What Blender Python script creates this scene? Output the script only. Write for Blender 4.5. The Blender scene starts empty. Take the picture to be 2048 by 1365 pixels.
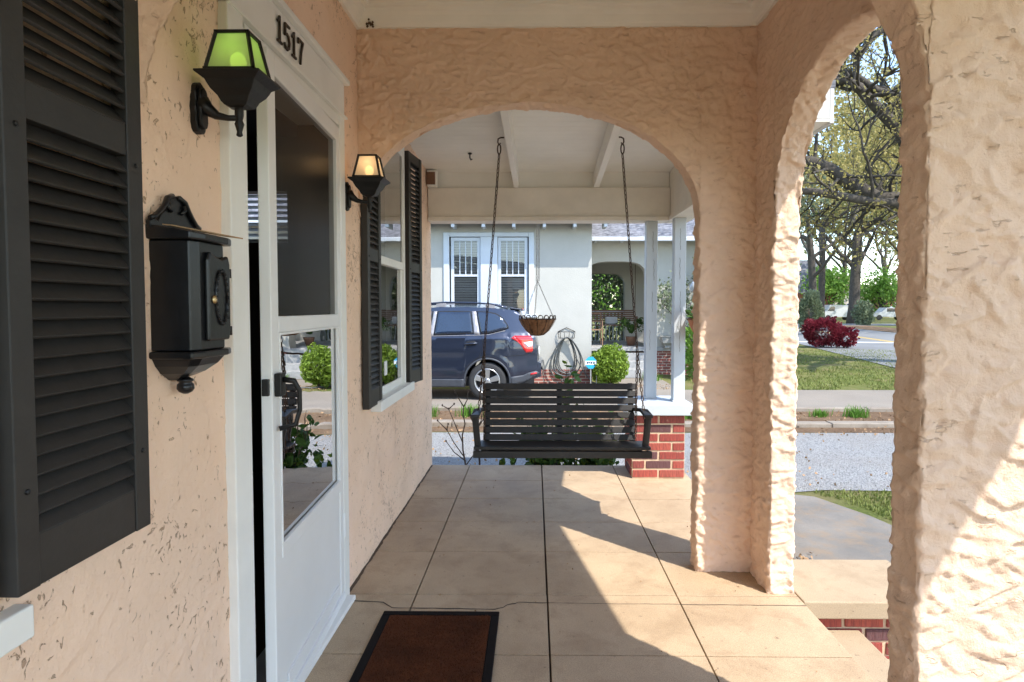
import bpy, bmesh, math, random
import numpy as np
from mathutils import Vector, Matrix, Euler
R = math.radians
rnd = random.Random(7)
scene = bpy.context.scene
C = scene.collection

# ------------------------------------------------------------------ camera
cam_d = bpy.data.cameras.new('camera')
cam = bpy.data.objects.new('camera', cam_d); C.objects.link(cam)
cam_d.sensor_width = 36.0; cam_d.lens = 21.97
cam_d.clip_start = 0.02; cam_d.clip_end = 3000
cam.location = (0, 0, 1.28)
cam.rotation_euler = (R(90 - 2.3), 0, R(0.7))
cam_d.shift_x = -0.0150; cam_d.shift_y = -0.0075
scene.camera = cam
# ------------------------------------------------------------------ sky and sun
SUN = Vector((1.0, -1.0, 1.83)).normalized()          # direction towards the sun
world = bpy.data.worlds.new('World'); scene.world = world
world.use_nodes = True
wn = world.node_tree
bgn = wn.nodes['Background']
sky = wn.nodes.new('ShaderNodeTexSky'); sky.sky_type = 'NISHITA'
sky.sun_disc = False
sky.sun_elevation = math.asin(SUN.z)
sky.sun_rotation = math.atan2(SUN.x, SUN.y)
sky.air_density = 1.0; sky.dust_density = 0.4; sky.ozone_density = 1.0
wn.links.new(sky.outputs[0], bgn.inputs[0])
bgn.inputs[1].default_value = 0.15
sun_d = bpy.data.lights.new('sun', 'SUN'); sun_d.energy = 2.0; sun_d.angle = R(0.53)
sun_d.color = (1.0, 0.955, 0.88)
sun = bpy.data.objects.new('sun', sun_d); C.objects.link(sun)
sun.rotation_euler = SUN.to_track_quat('Z', 'Y').to_euler()
sun.location = SUN * 40
scene.view_settings.view_transform = 'Standard'
scene.view_settings.look = 'None'
scene.view_settings.gamma = 1.0
scene.view_settings.exposure = 1.88
scene.view_settings.use_curve_mapping = False
scene.render.engine = 'CYCLES'
scene.cycles.max_bounces = 9; scene.cycles.diffuse_bounces = 5
scene.cycles.transparent_max_bounces = 16
scene.cycles.sample_clamp_indirect = 6.0

# ------------------------------------------------------------------ materials
MATS = {}
def nodes(name):
    m = bpy.data.materials.new(name); m.use_nodes = True
    nt = m.node_tree
    b = nt.nodes['Principled BSDF']
    return m, nt, b
def N(nt, t, **kw):
    n = nt.nodes.new(t)
    for k, v in kw.items():
        if k in n.inputs: n.inputs[k].default_value = v
        else: setattr(n, k, v)
    return n
def ramp(nt, fac, stops, interp='LINEAR'):
    r = nt.nodes.new('ShaderNodeValToRGB'); r.color_ramp.interpolation = interp
    els = r.color_ramp.elements
    while len(els) < len(stops): els.new(0.5)
    for e, (p, c) in zip(els, stops):
        e.position = p
        e.color = (c, c, c, 1) if isinstance(c, (int, float)) else (*c, 1)
    nt.links.new(fac, r.inputs[0]); return r.outputs[0]
def mixc(nt, fac, a, b):
    m = nt.nodes.new('ShaderNodeMix'); m.data_type = 'RGBA'
    for s, v in ((m.inputs[0], fac), (m.inputs[6], a), (m.inputs[7], b)):
        if hasattr(v, 'links'): nt.links.new(v, s)
        else: s.default_value = v if isinstance(v, (int, float)) else (*v, 1)
    return m.outputs[2]
def mth(nt, op, a, b=0.0):
    m = nt.nodes.new('ShaderNodeMath'); m.operation = op
    for s, v in ((m.inputs[0], a), (m.inputs[1], b)):
        if hasattr(v, 'links'): nt.links.new(v, s)
        else: s.default_value = v
    return m.outputs[0]
def pos(nt, scale=(1, 1, 1)):
    g = nt.nodes.new('ShaderNodeNewGeometry')
    mp = nt.nodes.new('ShaderNodeMapping'); mp.inputs['Scale'].default_value = scale
    nt.links.new(g.outputs['Position'], mp.inputs[0]); return mp.outputs[0]
def opos(nt, scale=(1, 1, 1)):
    g = nt.nodes.new('ShaderNodeTexCoord')
    mp = nt.nodes.new('ShaderNodeMapping'); mp.inputs['Scale'].default_value = scale
    nt.links.new(g.outputs['Object'], mp.inputs[0]); return mp.outputs[0]
def noise(nt, vec, scale, detail=4, rough=0.55, dist=0.0):
    n = nt.nodes.new('ShaderNodeTexNoise')
    n.inputs['Scale'].default_value = scale; n.inputs['Detail'].default_value = detail
    n.inputs['Roughness'].default_value = rough; n.inputs['Distortion'].default_value = dist
    nt.links.new(vec, n.inputs['Vector']); return n.outputs['Fac']
def bump(nt, b, h, strength=0.5, dist=0.01):
    n = nt.nodes.new('ShaderNodeBump'); n.inputs['Strength'].default_value = strength
    n.inputs['Distance'].default_value = dist
    nt.links.new(h, n.inputs['Height']); nt.links.new(n.outputs[0], b.inputs['Normal'])
def plain(name, col, rough=0.6, metal=0.0, var=0.12, scale=12, bmp=0.0, bscale=60, coat=0.0, spec=0.5):
    """a base colour with uneven tone and a little relief"""
    m, nt, b = nodes(name)
    v = pos(nt)
    f = noise(nt, v, scale, 5, 0.6)
    lo = tuple(c * (1 - var) for c in col); hi = tuple(min(1, c * (1 + var)) for c in col)
    nt.links.new(ramp(nt, f, [(0.3, lo), (0.7, hi)]), b.inputs['Base Color'])
    b.inputs['Roughness'].default_value = rough; b.inputs['Metallic'].default_value = metal
    b.inputs['Coat Weight'].default_value = coat; b.inputs['Specular IOR Level'].default_value = spec
    if bmp: bump(nt, b, noise(nt, v, bscale, 4, 0.6), bmp, 0.004)
    MATS[name] = m; return m

PEACH = (0.88, 0.640, 0.480)
def stucco(name, kind):
    m, nt, b = nodes(name)
    v = pos(nt)
    soft = noise(nt, v, 2.3, 3)
    base = ramp(nt, soft, [(0.3, tuple(c * 0.93 for c in PEACH)), (0.7, tuple(min(1, c * 1.05) for c in PEACH))])
    if kind == 'pitted':
        # smooth trowelled coat with torn pits; the larger gouges are in the mesh
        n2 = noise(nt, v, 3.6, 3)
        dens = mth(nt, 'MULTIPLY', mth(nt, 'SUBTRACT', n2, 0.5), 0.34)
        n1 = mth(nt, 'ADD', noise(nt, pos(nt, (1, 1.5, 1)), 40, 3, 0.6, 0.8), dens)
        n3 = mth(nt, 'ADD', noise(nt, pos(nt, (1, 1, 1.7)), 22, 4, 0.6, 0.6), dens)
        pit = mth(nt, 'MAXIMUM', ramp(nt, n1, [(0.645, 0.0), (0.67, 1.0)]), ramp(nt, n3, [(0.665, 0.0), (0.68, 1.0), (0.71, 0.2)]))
        und = noise(nt, v, 18, 8, 0.68)
        fine = noise(nt, v, 140, 4, 0.65)
        grime = ramp(nt, noise(nt, v, 5, 6, 0.7), [(0.50, 0.0), (0.75, 0.35)])
        col = mixc(nt, grime, base, tuple(c * k for c, k in zip(PEACH, (0.90, 0.83, 0.74))))
        col = mixc(nt, mth(nt, 'MULTIPLY', pit, 0.66), col, (0.26, 0.155, 0.085))  # pits tinted dark: their shade, along with dirt, put into the colour
        h = mth(nt, 'ADD', mth(nt, 'MULTIPLY', und, 0.8), mth(nt, 'MULTIPLY', fine, 0.10))
        h = mth(nt, 'SUBTRACT', h, mth(nt, 'MULTIPLY', pit, 0.5))
        bump(nt, b, h, 0.85, 0.010)
    else:
        # heavy hand-thrown coat: its trowel marks are in the mesh, this is grit and tone
        crust = noise(nt, v, 24, 9, 0.74)
        fine = noise(nt, v, 150, 4, 0.7)
        grime = ramp(nt, noise(nt, v, 11, 6, 0.7), [(0.52, 0.0), (0.75, 0.40)])
        col = mixc(nt, grime, base, tuple(c * k for c, k in zip(PEACH, (0.88, 0.82, 0.74))))
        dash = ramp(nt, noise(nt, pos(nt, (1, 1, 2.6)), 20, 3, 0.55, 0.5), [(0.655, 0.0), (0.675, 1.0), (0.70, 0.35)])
        col = mixc(nt, mth(nt, 'MULTIPLY', dash, 0.20), col, (0.36, 0.21, 0.12))  # thin crevices: their shade is mixed into the colour
        h = mth(nt, 'ADD', mth(nt, 'MULTIPLY', crust, 1.0), mth(nt, 'MULTIPLY', fine, 0.14))
        h = mth(nt, 'SUBTRACT', h, mth(nt, 'MULTIPLY', dash, 0.35))
        bump(nt, b, h, 0.9, 0.012)
    nt.links.new(col, b.inputs['Base Color'])
    b.inputs['Roughness'].default_value = 0.85
    b.inputs['Specular IOR Level'].default_value = 0.25
    MATS[name] = m
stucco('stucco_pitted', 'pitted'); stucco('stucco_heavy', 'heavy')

def concrete(name, col, col2, stain, gscale=1.6, bm=0.25, sl=0.70, sa=0.75):
    m, nt, b = nodes(name)
    v = pos(nt)
    f = noise(nt, v, gscale, 5, 0.6)
    c = ramp(nt, f, [(0.3, col), (0.72, col2)])
    s = ramp(nt, noise(nt, v, gscale * 2.6, 8, 0.72, 0.3), [(0.48, 0.0), (0.72, sa)])
    c = mixc(nt, s, c, stain)
    g = noise(nt, v, 260, 2, 0.7)
    sp = ramp(nt, g, [(0.30, sl), (0.62, 1.10)])
    mm = nt.nodes.new('ShaderNodeMix'); mm.data_type = 'RGBA'; mm.blend_type = 'MULTIPLY'
    mm.inputs[0].default_value = 1.0
    nt.links.new(c, mm.inputs[6]); nt.links.new(sp, mm.inputs[7])
    dk = ramp(nt, noise(nt, v, 42, 2, 0.5), [(0.70, 0.0), (0.74, 0.55)])
    c = mixc(nt, dk, mm.outputs[2], (0.12, 0.08, 0.05))
    nt.links.new(c, b.inputs['Base Color'])
    b.inputs['Roughness'].default_value = 0.8
    nt.links.new(ramp(nt, f, [(0.3, 0.62), (0.7, 0.85)]), b.inputs['Roughness'])
    bump(nt, b, mth(nt, 'ADD', g, mth(nt, 'MULTIPLY', noise(nt, v, 18, 4), 2.0)), bm, 0.003)
    MATS[name] = m
concrete('porch_slab', (0.40, 0.285, 0.175), (0.55, 0.41, 0.265), (0.31, 0.205, 0.12), 1.9, 0.5, 0.68, 0.7)
concrete('cheek_slab', (0.35, 0.265, 0.17), (0.44, 0.335, 0.22), (0.28, 0.20, 0.12))
concrete('walk', (0.155, 0.14, 0.12), (0.24, 0.21, 0.175), (0.28, 0.185, 0.10), 2.2, 0.8)
concrete('drive', (0.22, 0.19, 0.155), (0.29, 0.245, 0.195), (0.24, 0.20, 0.165), 0.8, 0.4)
concrete('asphalt', (0.15, 0.15, 0.15), (0.20, 0.20, 0.198), (0.17, 0.17, 0.17), 0.5, 0.1, 1.0, 0.5)
concrete('kerb', (0.24, 0.195, 0.15), (0.33, 0.28, 0.22), (0.18, 0.135, 0.095), 2.0, 0.5)
concrete('stone_step', (0.30, 0.30, 0.30), (0.42, 0.41, 0.39), (0.2, 0.2, 0.2), 3.0, 0.5)

def gravel():
    m, nt, b = nodes('gravel')
    v = pos(nt)
    vo = nt.nodes.new('ShaderNodeTexVoronoi'); vo.inputs['Scale'].default_value = 85
    nt.links.new(v, vo.inputs['Vector'])
    sep = nt.nodes.new('ShaderNodeSeparateColor'); nt.links.new(vo.outputs['Color'], sep.inputs[0])
    c = ramp(nt, sep.outputs[0], [(0.0, (0.21, 0.205, 0.20)), (0.45, (0.33, 0.325, 0.315)), (1.0, (0.43, 0.425, 0.41))])
    big = ramp(nt, noise(nt, v, 0.9, 5, 0.65), [(0.42, 0.0), (0.70, 0.55)])
    c = mixc(nt, big, c, (0.32, 0.285, 0.245))
    lf = ramp(nt, noise(nt, v, 14, 3, 0.7), [(0.68, 0.0), (0.72, 0.8)])
    c = mixc(nt, mth(nt, 'MULTIPLY', lf, big), c, (0.30, 0.17, 0.08))
    nt.links.new(c, b.inputs['Base Color']); b.inputs['Roughness'].default_value = 0.9
    bump(nt, b, vo.outputs['Distance'], 1.0, 0.02)
    MATS['gravel'] = m
gravel()
def lawn(name, g1, g2, dry):
    m, nt, b = nodes(name)
    v = pos(nt)
    c = ramp(nt, noise(nt, v, 38, 4, 0.7), [(0.3, g1), (0.7, g2)])
    s = ramp(nt, noise(nt, v, 1.1, 5, 0.65), [(0.42, 0.0), (0.68, 0.9)])
    c = mixc(nt, s, c, dry)
    nt.links.new(c, b.inputs['Base Color']); b.inputs['Roughness'].default_value = 0.9
    b.inputs['Specular IOR Level'].default_value = 0.15
    bump(nt, b, noise(nt, v, 70, 4, 0.75), 1.0, 0.03)
    MATS[name] = m
lawn('lawn', (0.075, 0.105, 0.022), (0.20, 0.22, 0.06), (0.28, 0.22, 0.11))
lawn('mulch', (0.10, 0.06, 0.035), (0.24, 0.15, 0.09), (0.30, 0.20, 0.12))

plain('white_paint', (0.80, 0.79, 0.755), 0.55, var=0.05, scale=5, bmp=0.12, bscale=35)
plain('door_white', (0.79, 0.79, 0.785), 0.35, var=0.03, scale=4)
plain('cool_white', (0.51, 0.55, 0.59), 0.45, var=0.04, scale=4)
plain('ceiling_paint', (0.87, 0.85, 0.80), 0.6, var=0.05, scale=3, bmp=0.1, bscale=25)
plain('beam_paint', (0.80, 0.75, 0.67), 0.6, var=0.08, scale=4, bmp=0.2, bscale=30)
plain('crack_dark', (0.035, 0.028, 0.022), 0.95)
plain('stain_dark', (0.10, 0.065, 0.04), 0.95)
plain('shutter_paint', (0.020, 0.0185, 0.0175), 0.52, var=0.18, scale=20, bmp=0.15, bscale=70)
plain('iron_black', (0.009, 0.009, 0.010), 0.42, metal=0.3, var=0.25, scale=25, bmp=0.2, bscale=80)
plain('mail_black', (0.010, 0.0105, 0.0125), 0.30, metal=0.2, var=0.25, scale=18, bmp=0.08, bscale=90)
plain('swing_wood', (0.017, 0.0155, 0.0150), 0.45, var=0.25, scale=16, bmp=0.15, bscale=60)
plain('chain_rust', (0.075, 0.045, 0.030), 0.65, metal=0.5, var=0.4, scale=60)
plain('chain_pale', (0.32, 0.29, 0.26), 0.5, metal=0.6, var=0.3, scale=60)
plain('mat_rubber', (0.010, 0.007, 0.006), 0.95, var=0.2, spec=0.15)
plain('digit_metal', (0.055, 0.045, 0.035), 0.4, metal=0.6, var=0.3, scale=60)
plain('brass', (0.62, 0.48, 0.26), 0.35, metal=0.9)
plain('chrome', (0.62, 0.62, 0.63), 0.25, metal=1.0, var=0.04)
plain('dry_leaf', (0.34, 0.21, 0.11), 0.85, var=0.3, scale=40)
plain('coco', (0.20, 0.095, 0.045), 0.95, var=0.45, scale=26, bmp=0.9, bscale=110)
plain('terracotta', (0.50, 0.20, 0.10), 0.85, var=0.2, scale=30, bmp=0.3)
plain('petal_red', (0.70, 0.03, 0.05), 0.6)
plain('petal_pink', (0.75, 0.16, 0.30), 0.6)
plain('mortar', (0.58, 0.42, 0.28), 0.95, var=0.15, scale=30, bmp=0.5, bscale=120)
plain('neighbour_wall', (0.43, 0.418, 0.375), 0.85, var=0.04, scale=3, bmp=0.9, bscale=38)
plain('twig', (0.085, 0.055, 0.040), 0.9, var=0.3, scale=50)
plain('bark', (0.066, 0.055, 0.044), 0.95, var=0.45, scale=7, bmp=1.0, bscale=16)
plain('hose', (0.075, 0.080, 0.080), 0.5, var=0.2)
plain('rubber', (0.022, 0.022, 0.023), 0.75, var=0.15)
plain('rim_alloy', (0.52, 0.52, 0.53), 0.32, metal=0.85, var=0.05)
plain('cladding', (0.045, 0.050, 0.062), 0.55, var=0.1)
plain('arch_black', (0.006, 0.006, 0.007), 0.8)
plain('tail_red', (0.55, 0.012, 0.014), 0.12, var=0.15, scale=30, coat=1.0)
plain('tail_clear', (0.72, 0.70, 0.70), 0.15, coat=1.0)
plain('car_glass', (0.012, 0.022, 0.045), 0.04, var=0.3, scale=1.5, spec=0.9)
plain('rail_grey', (0.36, 0.34, 0.34), 0.4, metal=0.5)
plain('bronze_chair', (0.30, 0.17, 0.11), 0.6, var=0.15)
plain('wood_brown', (0.17, 0.085, 0.05), 0.6, var=0.2)
plain('sign_blue', (0.02, 0.36, 0.66), 0.45, var=0.04)
plain('sign_white', (0.82, 0.84, 0.85), 0.45, var=0.03)
plain('sign_ink', (0.02, 0.05, 0.10), 0.5)
plain('blind', (0.72, 0.70, 0.66), 0.6, var=0.05)
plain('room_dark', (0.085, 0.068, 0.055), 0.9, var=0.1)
plain('yellow_line', (0.62, 0.40, 0.06), 0.8, var=0.15)
plain('white_line', (0.62, 0.62, 0.60), 0.8, var=0.1)
plain('roof_brown', (0.30, 0.20, 0.15), 0.9, var=0.15, scale=6)
plain('brick_far', (0.36, 0.135, 0.09), 0.9, var=0.25, scale=14)
plain('cream', (0.62, 0.55, 0.44), 0.85)
plain('pickup_white', (0.45, 0.46, 0.47), 0.3, coat=0.6, var=0.02)
plain('gable_board', (0.55, 0.54, 0.52), 0.55, var=0.05)
plain('pillow', (0.45, 0.44, 0.42), 0.9)
def paint():
    m, nt, b = nodes('car_paint')
    v = pos(nt)
    nt.links.new(ramp(nt, noise(nt, v, 500, 2), [(0.3, (0.016, 0.022, 0.042)), (0.7, (0.028, 0.037, 0.064))]), b.inputs['Base Color'])
    b.inputs['Metallic'].default_value = 0.55; b.inputs['Roughness'].default_value = 0.34
    b.inputs['Coat Weight'].default_value = 1.0; b.inputs['Coat Roughness'].default_value = 0.04
    MATS['car_paint'] = m
paint()
def bricks_mat():
    m, nt, b = nodes('brick_red')
    oi = nt.nodes.new('ShaderNodeObjectInfo')
    v = opos(nt)
    g = noise(nt, opos(nt, (1, 1, 0.10)), 180, 3, 0.6)
    c = ramp(nt, oi.outputs['Random'], [(0.0, (0.30, 0.055, 0.040)), (0.35, (0.40, 0.080, 0.055)), (0.6, (0.24, 0.060, 0.050)),
                                        (0.8, (0.44, 0.095, 0.060)), (0.93, (0.12, 0.055, 0.055))])
    c = mixc(nt, ramp(nt, g, [(0.35, 0.55), (0.6, 0.0)]), c, (0.10, 0.03, 0.03))
    c = mixc(nt, ramp(nt, noise(nt, pos(nt), 13, 5, 0.7), [(0.62, 0.0), (0.72, 0.55)]), c, (0.58, 0.40, 0.27))
    nt.links.new(c, b.inputs['Base Color']); b.inputs['Roughness'].default_value = 0.9
    bump(nt, b, g, 0.9, 0.006)
    MATS['brick_red'] = m
    m, nt, b = nodes('brick_course')      # far masonry, too small to pick apart
    bt = nt.nodes.new('ShaderNodeTexBrick')
    mp = nt.nodes.new('ShaderNodeMapping'); tc = nt.nodes.new('ShaderNodeTexCoord')
    nt.links.new(tc.outputs['UV'], mp.inputs[0]); nt.links.new(mp.outputs[0], bt.inputs['Vector'])
    bt.inputs['Scale'].default_value = 1.0
    bt.inputs['Brick Width'].default_value = 0.21; bt.inputs['Row Height'].default_value = 0.07
    bt.inputs['Mortar Size'].default_value = 0.008
    bt.inputs['Color1'].default_value = (0.34, 0.10, 0.075, 1); bt.inputs['Color2'].default_value = (0.22, 0.075, 0.06, 1)
    bt.inputs['Mortar'].default_value = (0.5, 0.42, 0.35, 1)
    nt.links.new(bt.outputs['Color'], b.inputs['Base Color']); b.inputs['Roughness'].default_value = 0.9
    MATS['brick_course'] = m
bricks_mat()
def shingles():
    m, nt, b = nodes('shingles')
    v = pos(nt, (3.2, 3, 14))
    c = ramp(nt, noise(nt, v, 2.2, 3, 0.7), [(0.35, (0.055, 0.057, 0.066)), (0.62, (0.24, 0.24, 0.26))])
    nt.links.new(c, b.inputs['Base Color']); b.inputs['Roughness'].default_value = 0.95
    MATS['shingles'] = m
shingles()
def matcarpet():
    m, nt, b = nodes('mat_carpet')
    v = pos(nt)
    c = ramp(nt, noise(nt, v, 420, 3, 0.7), [(0.3, (0.070, 0.022, 0.010)), (0.7, (0.22, 0.075, 0.032))])
    c = mixc(nt, ramp(nt, noise(nt, v, 5, 4, 0.6), [(0.4, 0.0), (0.7, 0.65)]), c, (0.055, 0.024, 0.014))
    nt.links.new(c, b.inputs['Base Color']); b.inputs['Roughness'].default_value = 1.0
    b.inputs['Specular IOR Level'].default_value = 0.1
    bump(nt, b, noise(nt, v, 500, 2), 1.0, 0.006)
    MATS['mat_carpet'] = m
matcarpet()
def glass(name, tint, boost=1.7, wave=0.0):
    m = bpy.data.materials.new(name); m.use_nodes = True; nt = m.node_tree
    nt.nodes.remove(nt.nodes['Principled BSDF']); out = nt.nodes['Material Output']
    t = nt.nodes.new('ShaderNodeBsdfTransparent'); t.inputs[0].default_value = (*tint, 1)
    g = nt.nodes.new('ShaderNodeBsdfGlossy'); g.inputs['Roughness'].default_value = 0.005
    fr = nt.nodes.new('ShaderNodeFresnel'); fr.inputs[0].default_value = 1.52
    mx = nt.nodes.new('ShaderNodeMixShader')
    f = mth(nt, 'MINIMUM', mth(nt, 'MULTIPLY', fr.outputs[0], boost), 1.0)
    nt.links.new(f, mx.inputs[0]); nt.links.new(t.outputs[0], mx.inputs[1]); nt.links.new(g.outputs[0], mx.inputs[2])
    nt.links.new(mx.outputs[0], out.inputs[0])
    if wave:
        bn = nt.nodes.new('ShaderNodeBump'); bn.inputs['Strength'].default_value = wave; bn.inputs['Distance'].default_value = 0.004
        nt.links.new(noise(nt, pos(nt, (1, 1, 2.2)), 5, 1), bn.inputs['Height']); nt.links.new(bn.outputs[0], g.inputs['Normal'])
    MATS[name] = m
glass('door_glass', (0.62, 0.6, 0.57), 2.6, 0.12); glass('window_glass', (0.7, 0.7, 0.7), 2.4, 0.05)
def screen():
    m = bpy.data.materials.new('screen_mesh'); m.use_nodes = True; nt = m.node_tree
    b = nt.nodes['Principled BSDF']; out = nt.nodes['Material Output']
    b.inputs['Base Color'].default_value = (0.022, 0.018, 0.015, 1); b.inputs['Roughness'].default_value = 0.30
    b.inputs['Specular IOR Level'].default_value = 0.18
    t = nt.nodes.new('ShaderNodeBsdfTransparent'); mx = nt.nodes.new('ShaderNodeMixShader'); mx.inputs[0].default_value = 0.42
    nt.links.new(b.outputs[0], mx.inputs[1]); nt.links.new(t.outputs[0], mx.inputs[2]); nt.links.new(mx.outputs[0], out.inputs[0])
    MATS['screen_mesh'] = m
screen()
def frosted(name, col, glow):
    m, nt, b = nodes(name)
    out = nt.nodes['Material Output']
    tr = nt.nodes.new('ShaderNodeBsdfTranslucent'); tr.inputs[0].default_value = (*col, 1)
    b.inputs['Base Color'].default_value = (*col, 1); b.inputs['Roughness'].default_value = 0.35
    tp = nt.nodes.new('ShaderNodeBsdfTransparent'); tp.inputs[0].default_value = (*col, 1)
    m1 = nt.nodes.new('ShaderNodeMixShader'); m1.inputs[0].default_value = 0.55
    nt.links.new(b.outputs[0], m1.inputs[1]); nt.links.new(tr.outputs[0], m1.inputs[2])
    m2 = nt.nodes.new('ShaderNodeMixShader'); m2.inputs[0].default_value = 0.22
    nt.links.new(m1.outputs[0], m2.inputs[1]); nt.links.new(tp.outputs[0], m2.inputs[2])
    nt.links.new(m2.outputs[0], out.inputs[0])
    MATS[name] = m
frosted('glass_green', (0.66, 0.75, 0.45), 1); frosted('glass_frost', (0.84, 0.80, 0.73), 1)
def emit(name, col, s):
    m, nt, b = nodes(name)
    b.inputs['Base Color'].default_value = (*col, 1)
    b.inputs['Emission Color'].default_value = (*col, 1); b.inputs['Emission Strength'].default_value = s
    MATS[name] = m
emit('bulb_green', (0.72, 1.0, 0.18), 0.5); emit('bulb_warm', (1.0, 0.60, 0.24), 1.2)
def leafmat(name, c1, c2, trans=0.35):
    m, nt, b = nodes(name)
    out = nt.nodes['Material Output']
    f = noise(nt, pos(nt), 9, 3, 0.8)
    c = ramp(nt, f, [(0.3, c1), (0.7, c2)])
    nt.links.new(c, b.inputs['Base Color']); b.inputs['Roughness'].default_value = 0.55
    b.inputs['Specular IOR Level'].default_value = 0.3
    tr = nt.nodes.new('ShaderNodeBsdfTranslucent'); nt.links.new(c, tr.inputs[0])
    mx = nt.nodes.new('ShaderNodeMixShader'); mx.inputs[0].default_value = trans
    nt.links.new(b.outputs[0], mx.inputs[1]); nt.links.new(tr.outputs[0], mx.inputs[2])
    nt.links.new(mx.outputs[0], out.inputs[0])
    MATS[name] = m
leafmat('leaf_dark', (0.028, 0.070, 0.014), (0.085, 0.155, 0.030))
leafmat('leaf_bright', (0.12, 0.20, 0.020), (0.27, 0.37, 0.05))
leafmat('leaf_oak', (0.27, 0.22, 0.07), (0.48, 0.41, 0.15), 0.5)
leafmat('leaf_olive', (0.22, 0.22, 0.08), (0.40, 0.38, 0.15), 0.5)
leafmat('leaf_red', (0.07, 0.010, 0.016), (0.30, 0.035, 0.055), 0.35)
leafmat('leaf_grey', (0.10, 0.13, 0.07), (0.26, 0.30, 0.18), 0.3)
leafmat('leaf_spring', (0.14, 0.27, 0.04), (0.30, 0.48, 0.10), 0.5)
leafmat('grass_blade', (0.11, 0.15, 0.03), (0.30, 0.31, 0.09), 0.3)
leafmat('grass_tuft', (0.07, 0.16, 0.02), (0.16, 0.32, 0.04), 0.35)

# ------------------------------------------------------------------ helpers
class MB:
    def __init__(s): s.v = []; s.f = []
    def add(s, v, f):
        o = len(s.v); s.v += [tuple(p) for p in v]; s.f += [tuple(i + o for i in q) for q in f]; return s
    def box(s, x0, x1, y0, y1, z0, z1, M=None):
        v = [(x, y, z) for z in (z0, z1) for x, y in ((x0, y0), (x1, y0), (x1, y1), (x0, y1))]
        if M is not None: v = [M @ Vector(p) for p in v]
        return s.add(v, [(3, 2, 1, 0), (4, 5, 6, 7), (0, 1, 5, 4), (1, 2, 6, 5), (2, 3, 7, 6), (3, 0, 4, 7)])
    def bar(s, a, b, w, h, up=(0, 0, 1)):
        a = Vector(a); b = Vector(b); d = (b - a); L = d.length; d.normalize()
        sd = d.cross(Vector(up)); sd = sd.normalized() if sd.length > 1e-5 else Vector((1, 0, 0))
        u = sd.cross(d)
        M = Matrix((( *[sd[0], d[0], u[0]], a[0]), (*[sd[1], d[1], u[1]], a[1]), (*[sd[2], d[2], u[2]], a[2]), (0, 0, 0, 1)))
        return s.box(-w / 2, w / 2, 0, L, -h / 2, h / 2, M)
    def tube(s, pts, r, n=8, cap=True):
        pts = [Vector(p) for p in pts]; k = len(pts)
        if not hasattr(r, '__len__'): r = [r] * k
        o = len(s.v); prev = None
        for i, p in enumerate(pts):
            d = (pts[min(i + 1, k - 1)] - pts[max(i - 1, 0)])
            d = d.normalized() if d.length > 1e-9 else Vector((0, 0, 1))
            if prev is None:
                a = d.orthogonal().normalized()
            else:
                a = prev - d * prev.dot(d)
                a = a.normalized() if a.length > 1e-6 else d.orthogonal().normalized()
            prev = a; b = d.cross(a)
            for j in range(n):
                t = 2 * math.pi * j / n
                s.v.append(tuple(p + (a * math.cos(t) + b * math.sin(t)) * r[i]))
        for i in range(k - 1):
            for j in range(n):
                s.f.append((o + i * n + j, o + i * n + (j + 1) % n, o + (i + 1) * n + (j + 1) % n, o + (i + 1) * n + j))
        if cap:
            s.f.append(tuple(o + j for j in reversed(range(n)))); s.f.append(tuple(o + (k - 1) * n + j for j in range(n)))
        return s
    def lathe(s, prof, n=16, M=None, sq=False, caps=True):
        o = len(s.v); k = len(prof)
        for r, z in prof:
            for j in range(n):
                t = 2 * math.pi * (j + (0.5 if sq else 0)) / n
                q = r * (math.sqrt(2) if sq else 1)
                p = Vector((q * math.cos(t), q * math.sin(t), z))
                s.v.append(tuple(M @ p if M is not None else p))
        for i in range(k - 1):
            for j in range(n):
                s.f.append((o + i * n + j, o + i * n + (j + 1) % n, o + (i + 1) * n + (j + 1) % n, o + (i + 1) * n + j))
        if caps: s.f.append(tuple(o + j for j in reversed(range(n)))); s.f.append(tuple(o + (k - 1) * n + j for j in range(n)))
        return s
    def prism(s, poly, d0, d1, f):
        """poly of (a,b); f(a,b,d) -> point; extruded from d0 to d1"""
        n = len(poly)
        v = [f(a, b, d0) for a, b in poly] + [f(a, b, d1) for a, b in poly]
        return s.add(v, [tuple(range(n)), tuple(reversed(range(n, 2 * n)))] + [(i, i + n, (i + 1) % n + n, (i + 1) % n) for i in range(n)])
    def build(s, name, mat, parent=None, bevel=0.0, smooth=False, world=True, fix=True):
        me = bpy.data.meshes.new(name); me.from_pydata(s.v, [], s.f); me.update()
        if fix:
            bm = bmesh.new(); bm.from_mesh(me); bmesh.ops.recalc_face_normals(bm, faces=bm.faces); bm.to_mesh(me); bm.free()
        return link(name, me, mat, parent, bevel, smooth, world)
def link(name, me, mat, parent=None, bevel=0.0, smooth=False, world=True):
    me.materials.clear(); me.materials.append(MATS[mat] if isinstance(mat, str) else mat)
    if smooth: me.polygons.foreach_set('use_smooth', [True] * len(me.polygons))
    o = bpy.data.objects.new(name, me); C.objects.link(o)
    if parent is not None:
        o.parent = parent
        if world: o.matrix_parent_inverse = WM(parent).inverted()
    if bevel:
        b = o.modifiers.new('bevel', 'BEVEL'); b.width = bevel; b.segments = 2; b.limit_method = 'ANGLE'; b.angle_limit = R(40)
    return o
def WM(o):
    M = Matrix.LocRotScale(o.location, o.rotation_euler, o.scale)
    return (WM(o.parent) @ o.matrix_parent_inverse @ M) if o.parent else M
def tag(o, label, cat, group=None, kind=None):
    o['label'] = label; o['category'] = cat
    if group: o['group'] = group
    if kind: o['kind'] = kind
    return o
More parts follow.
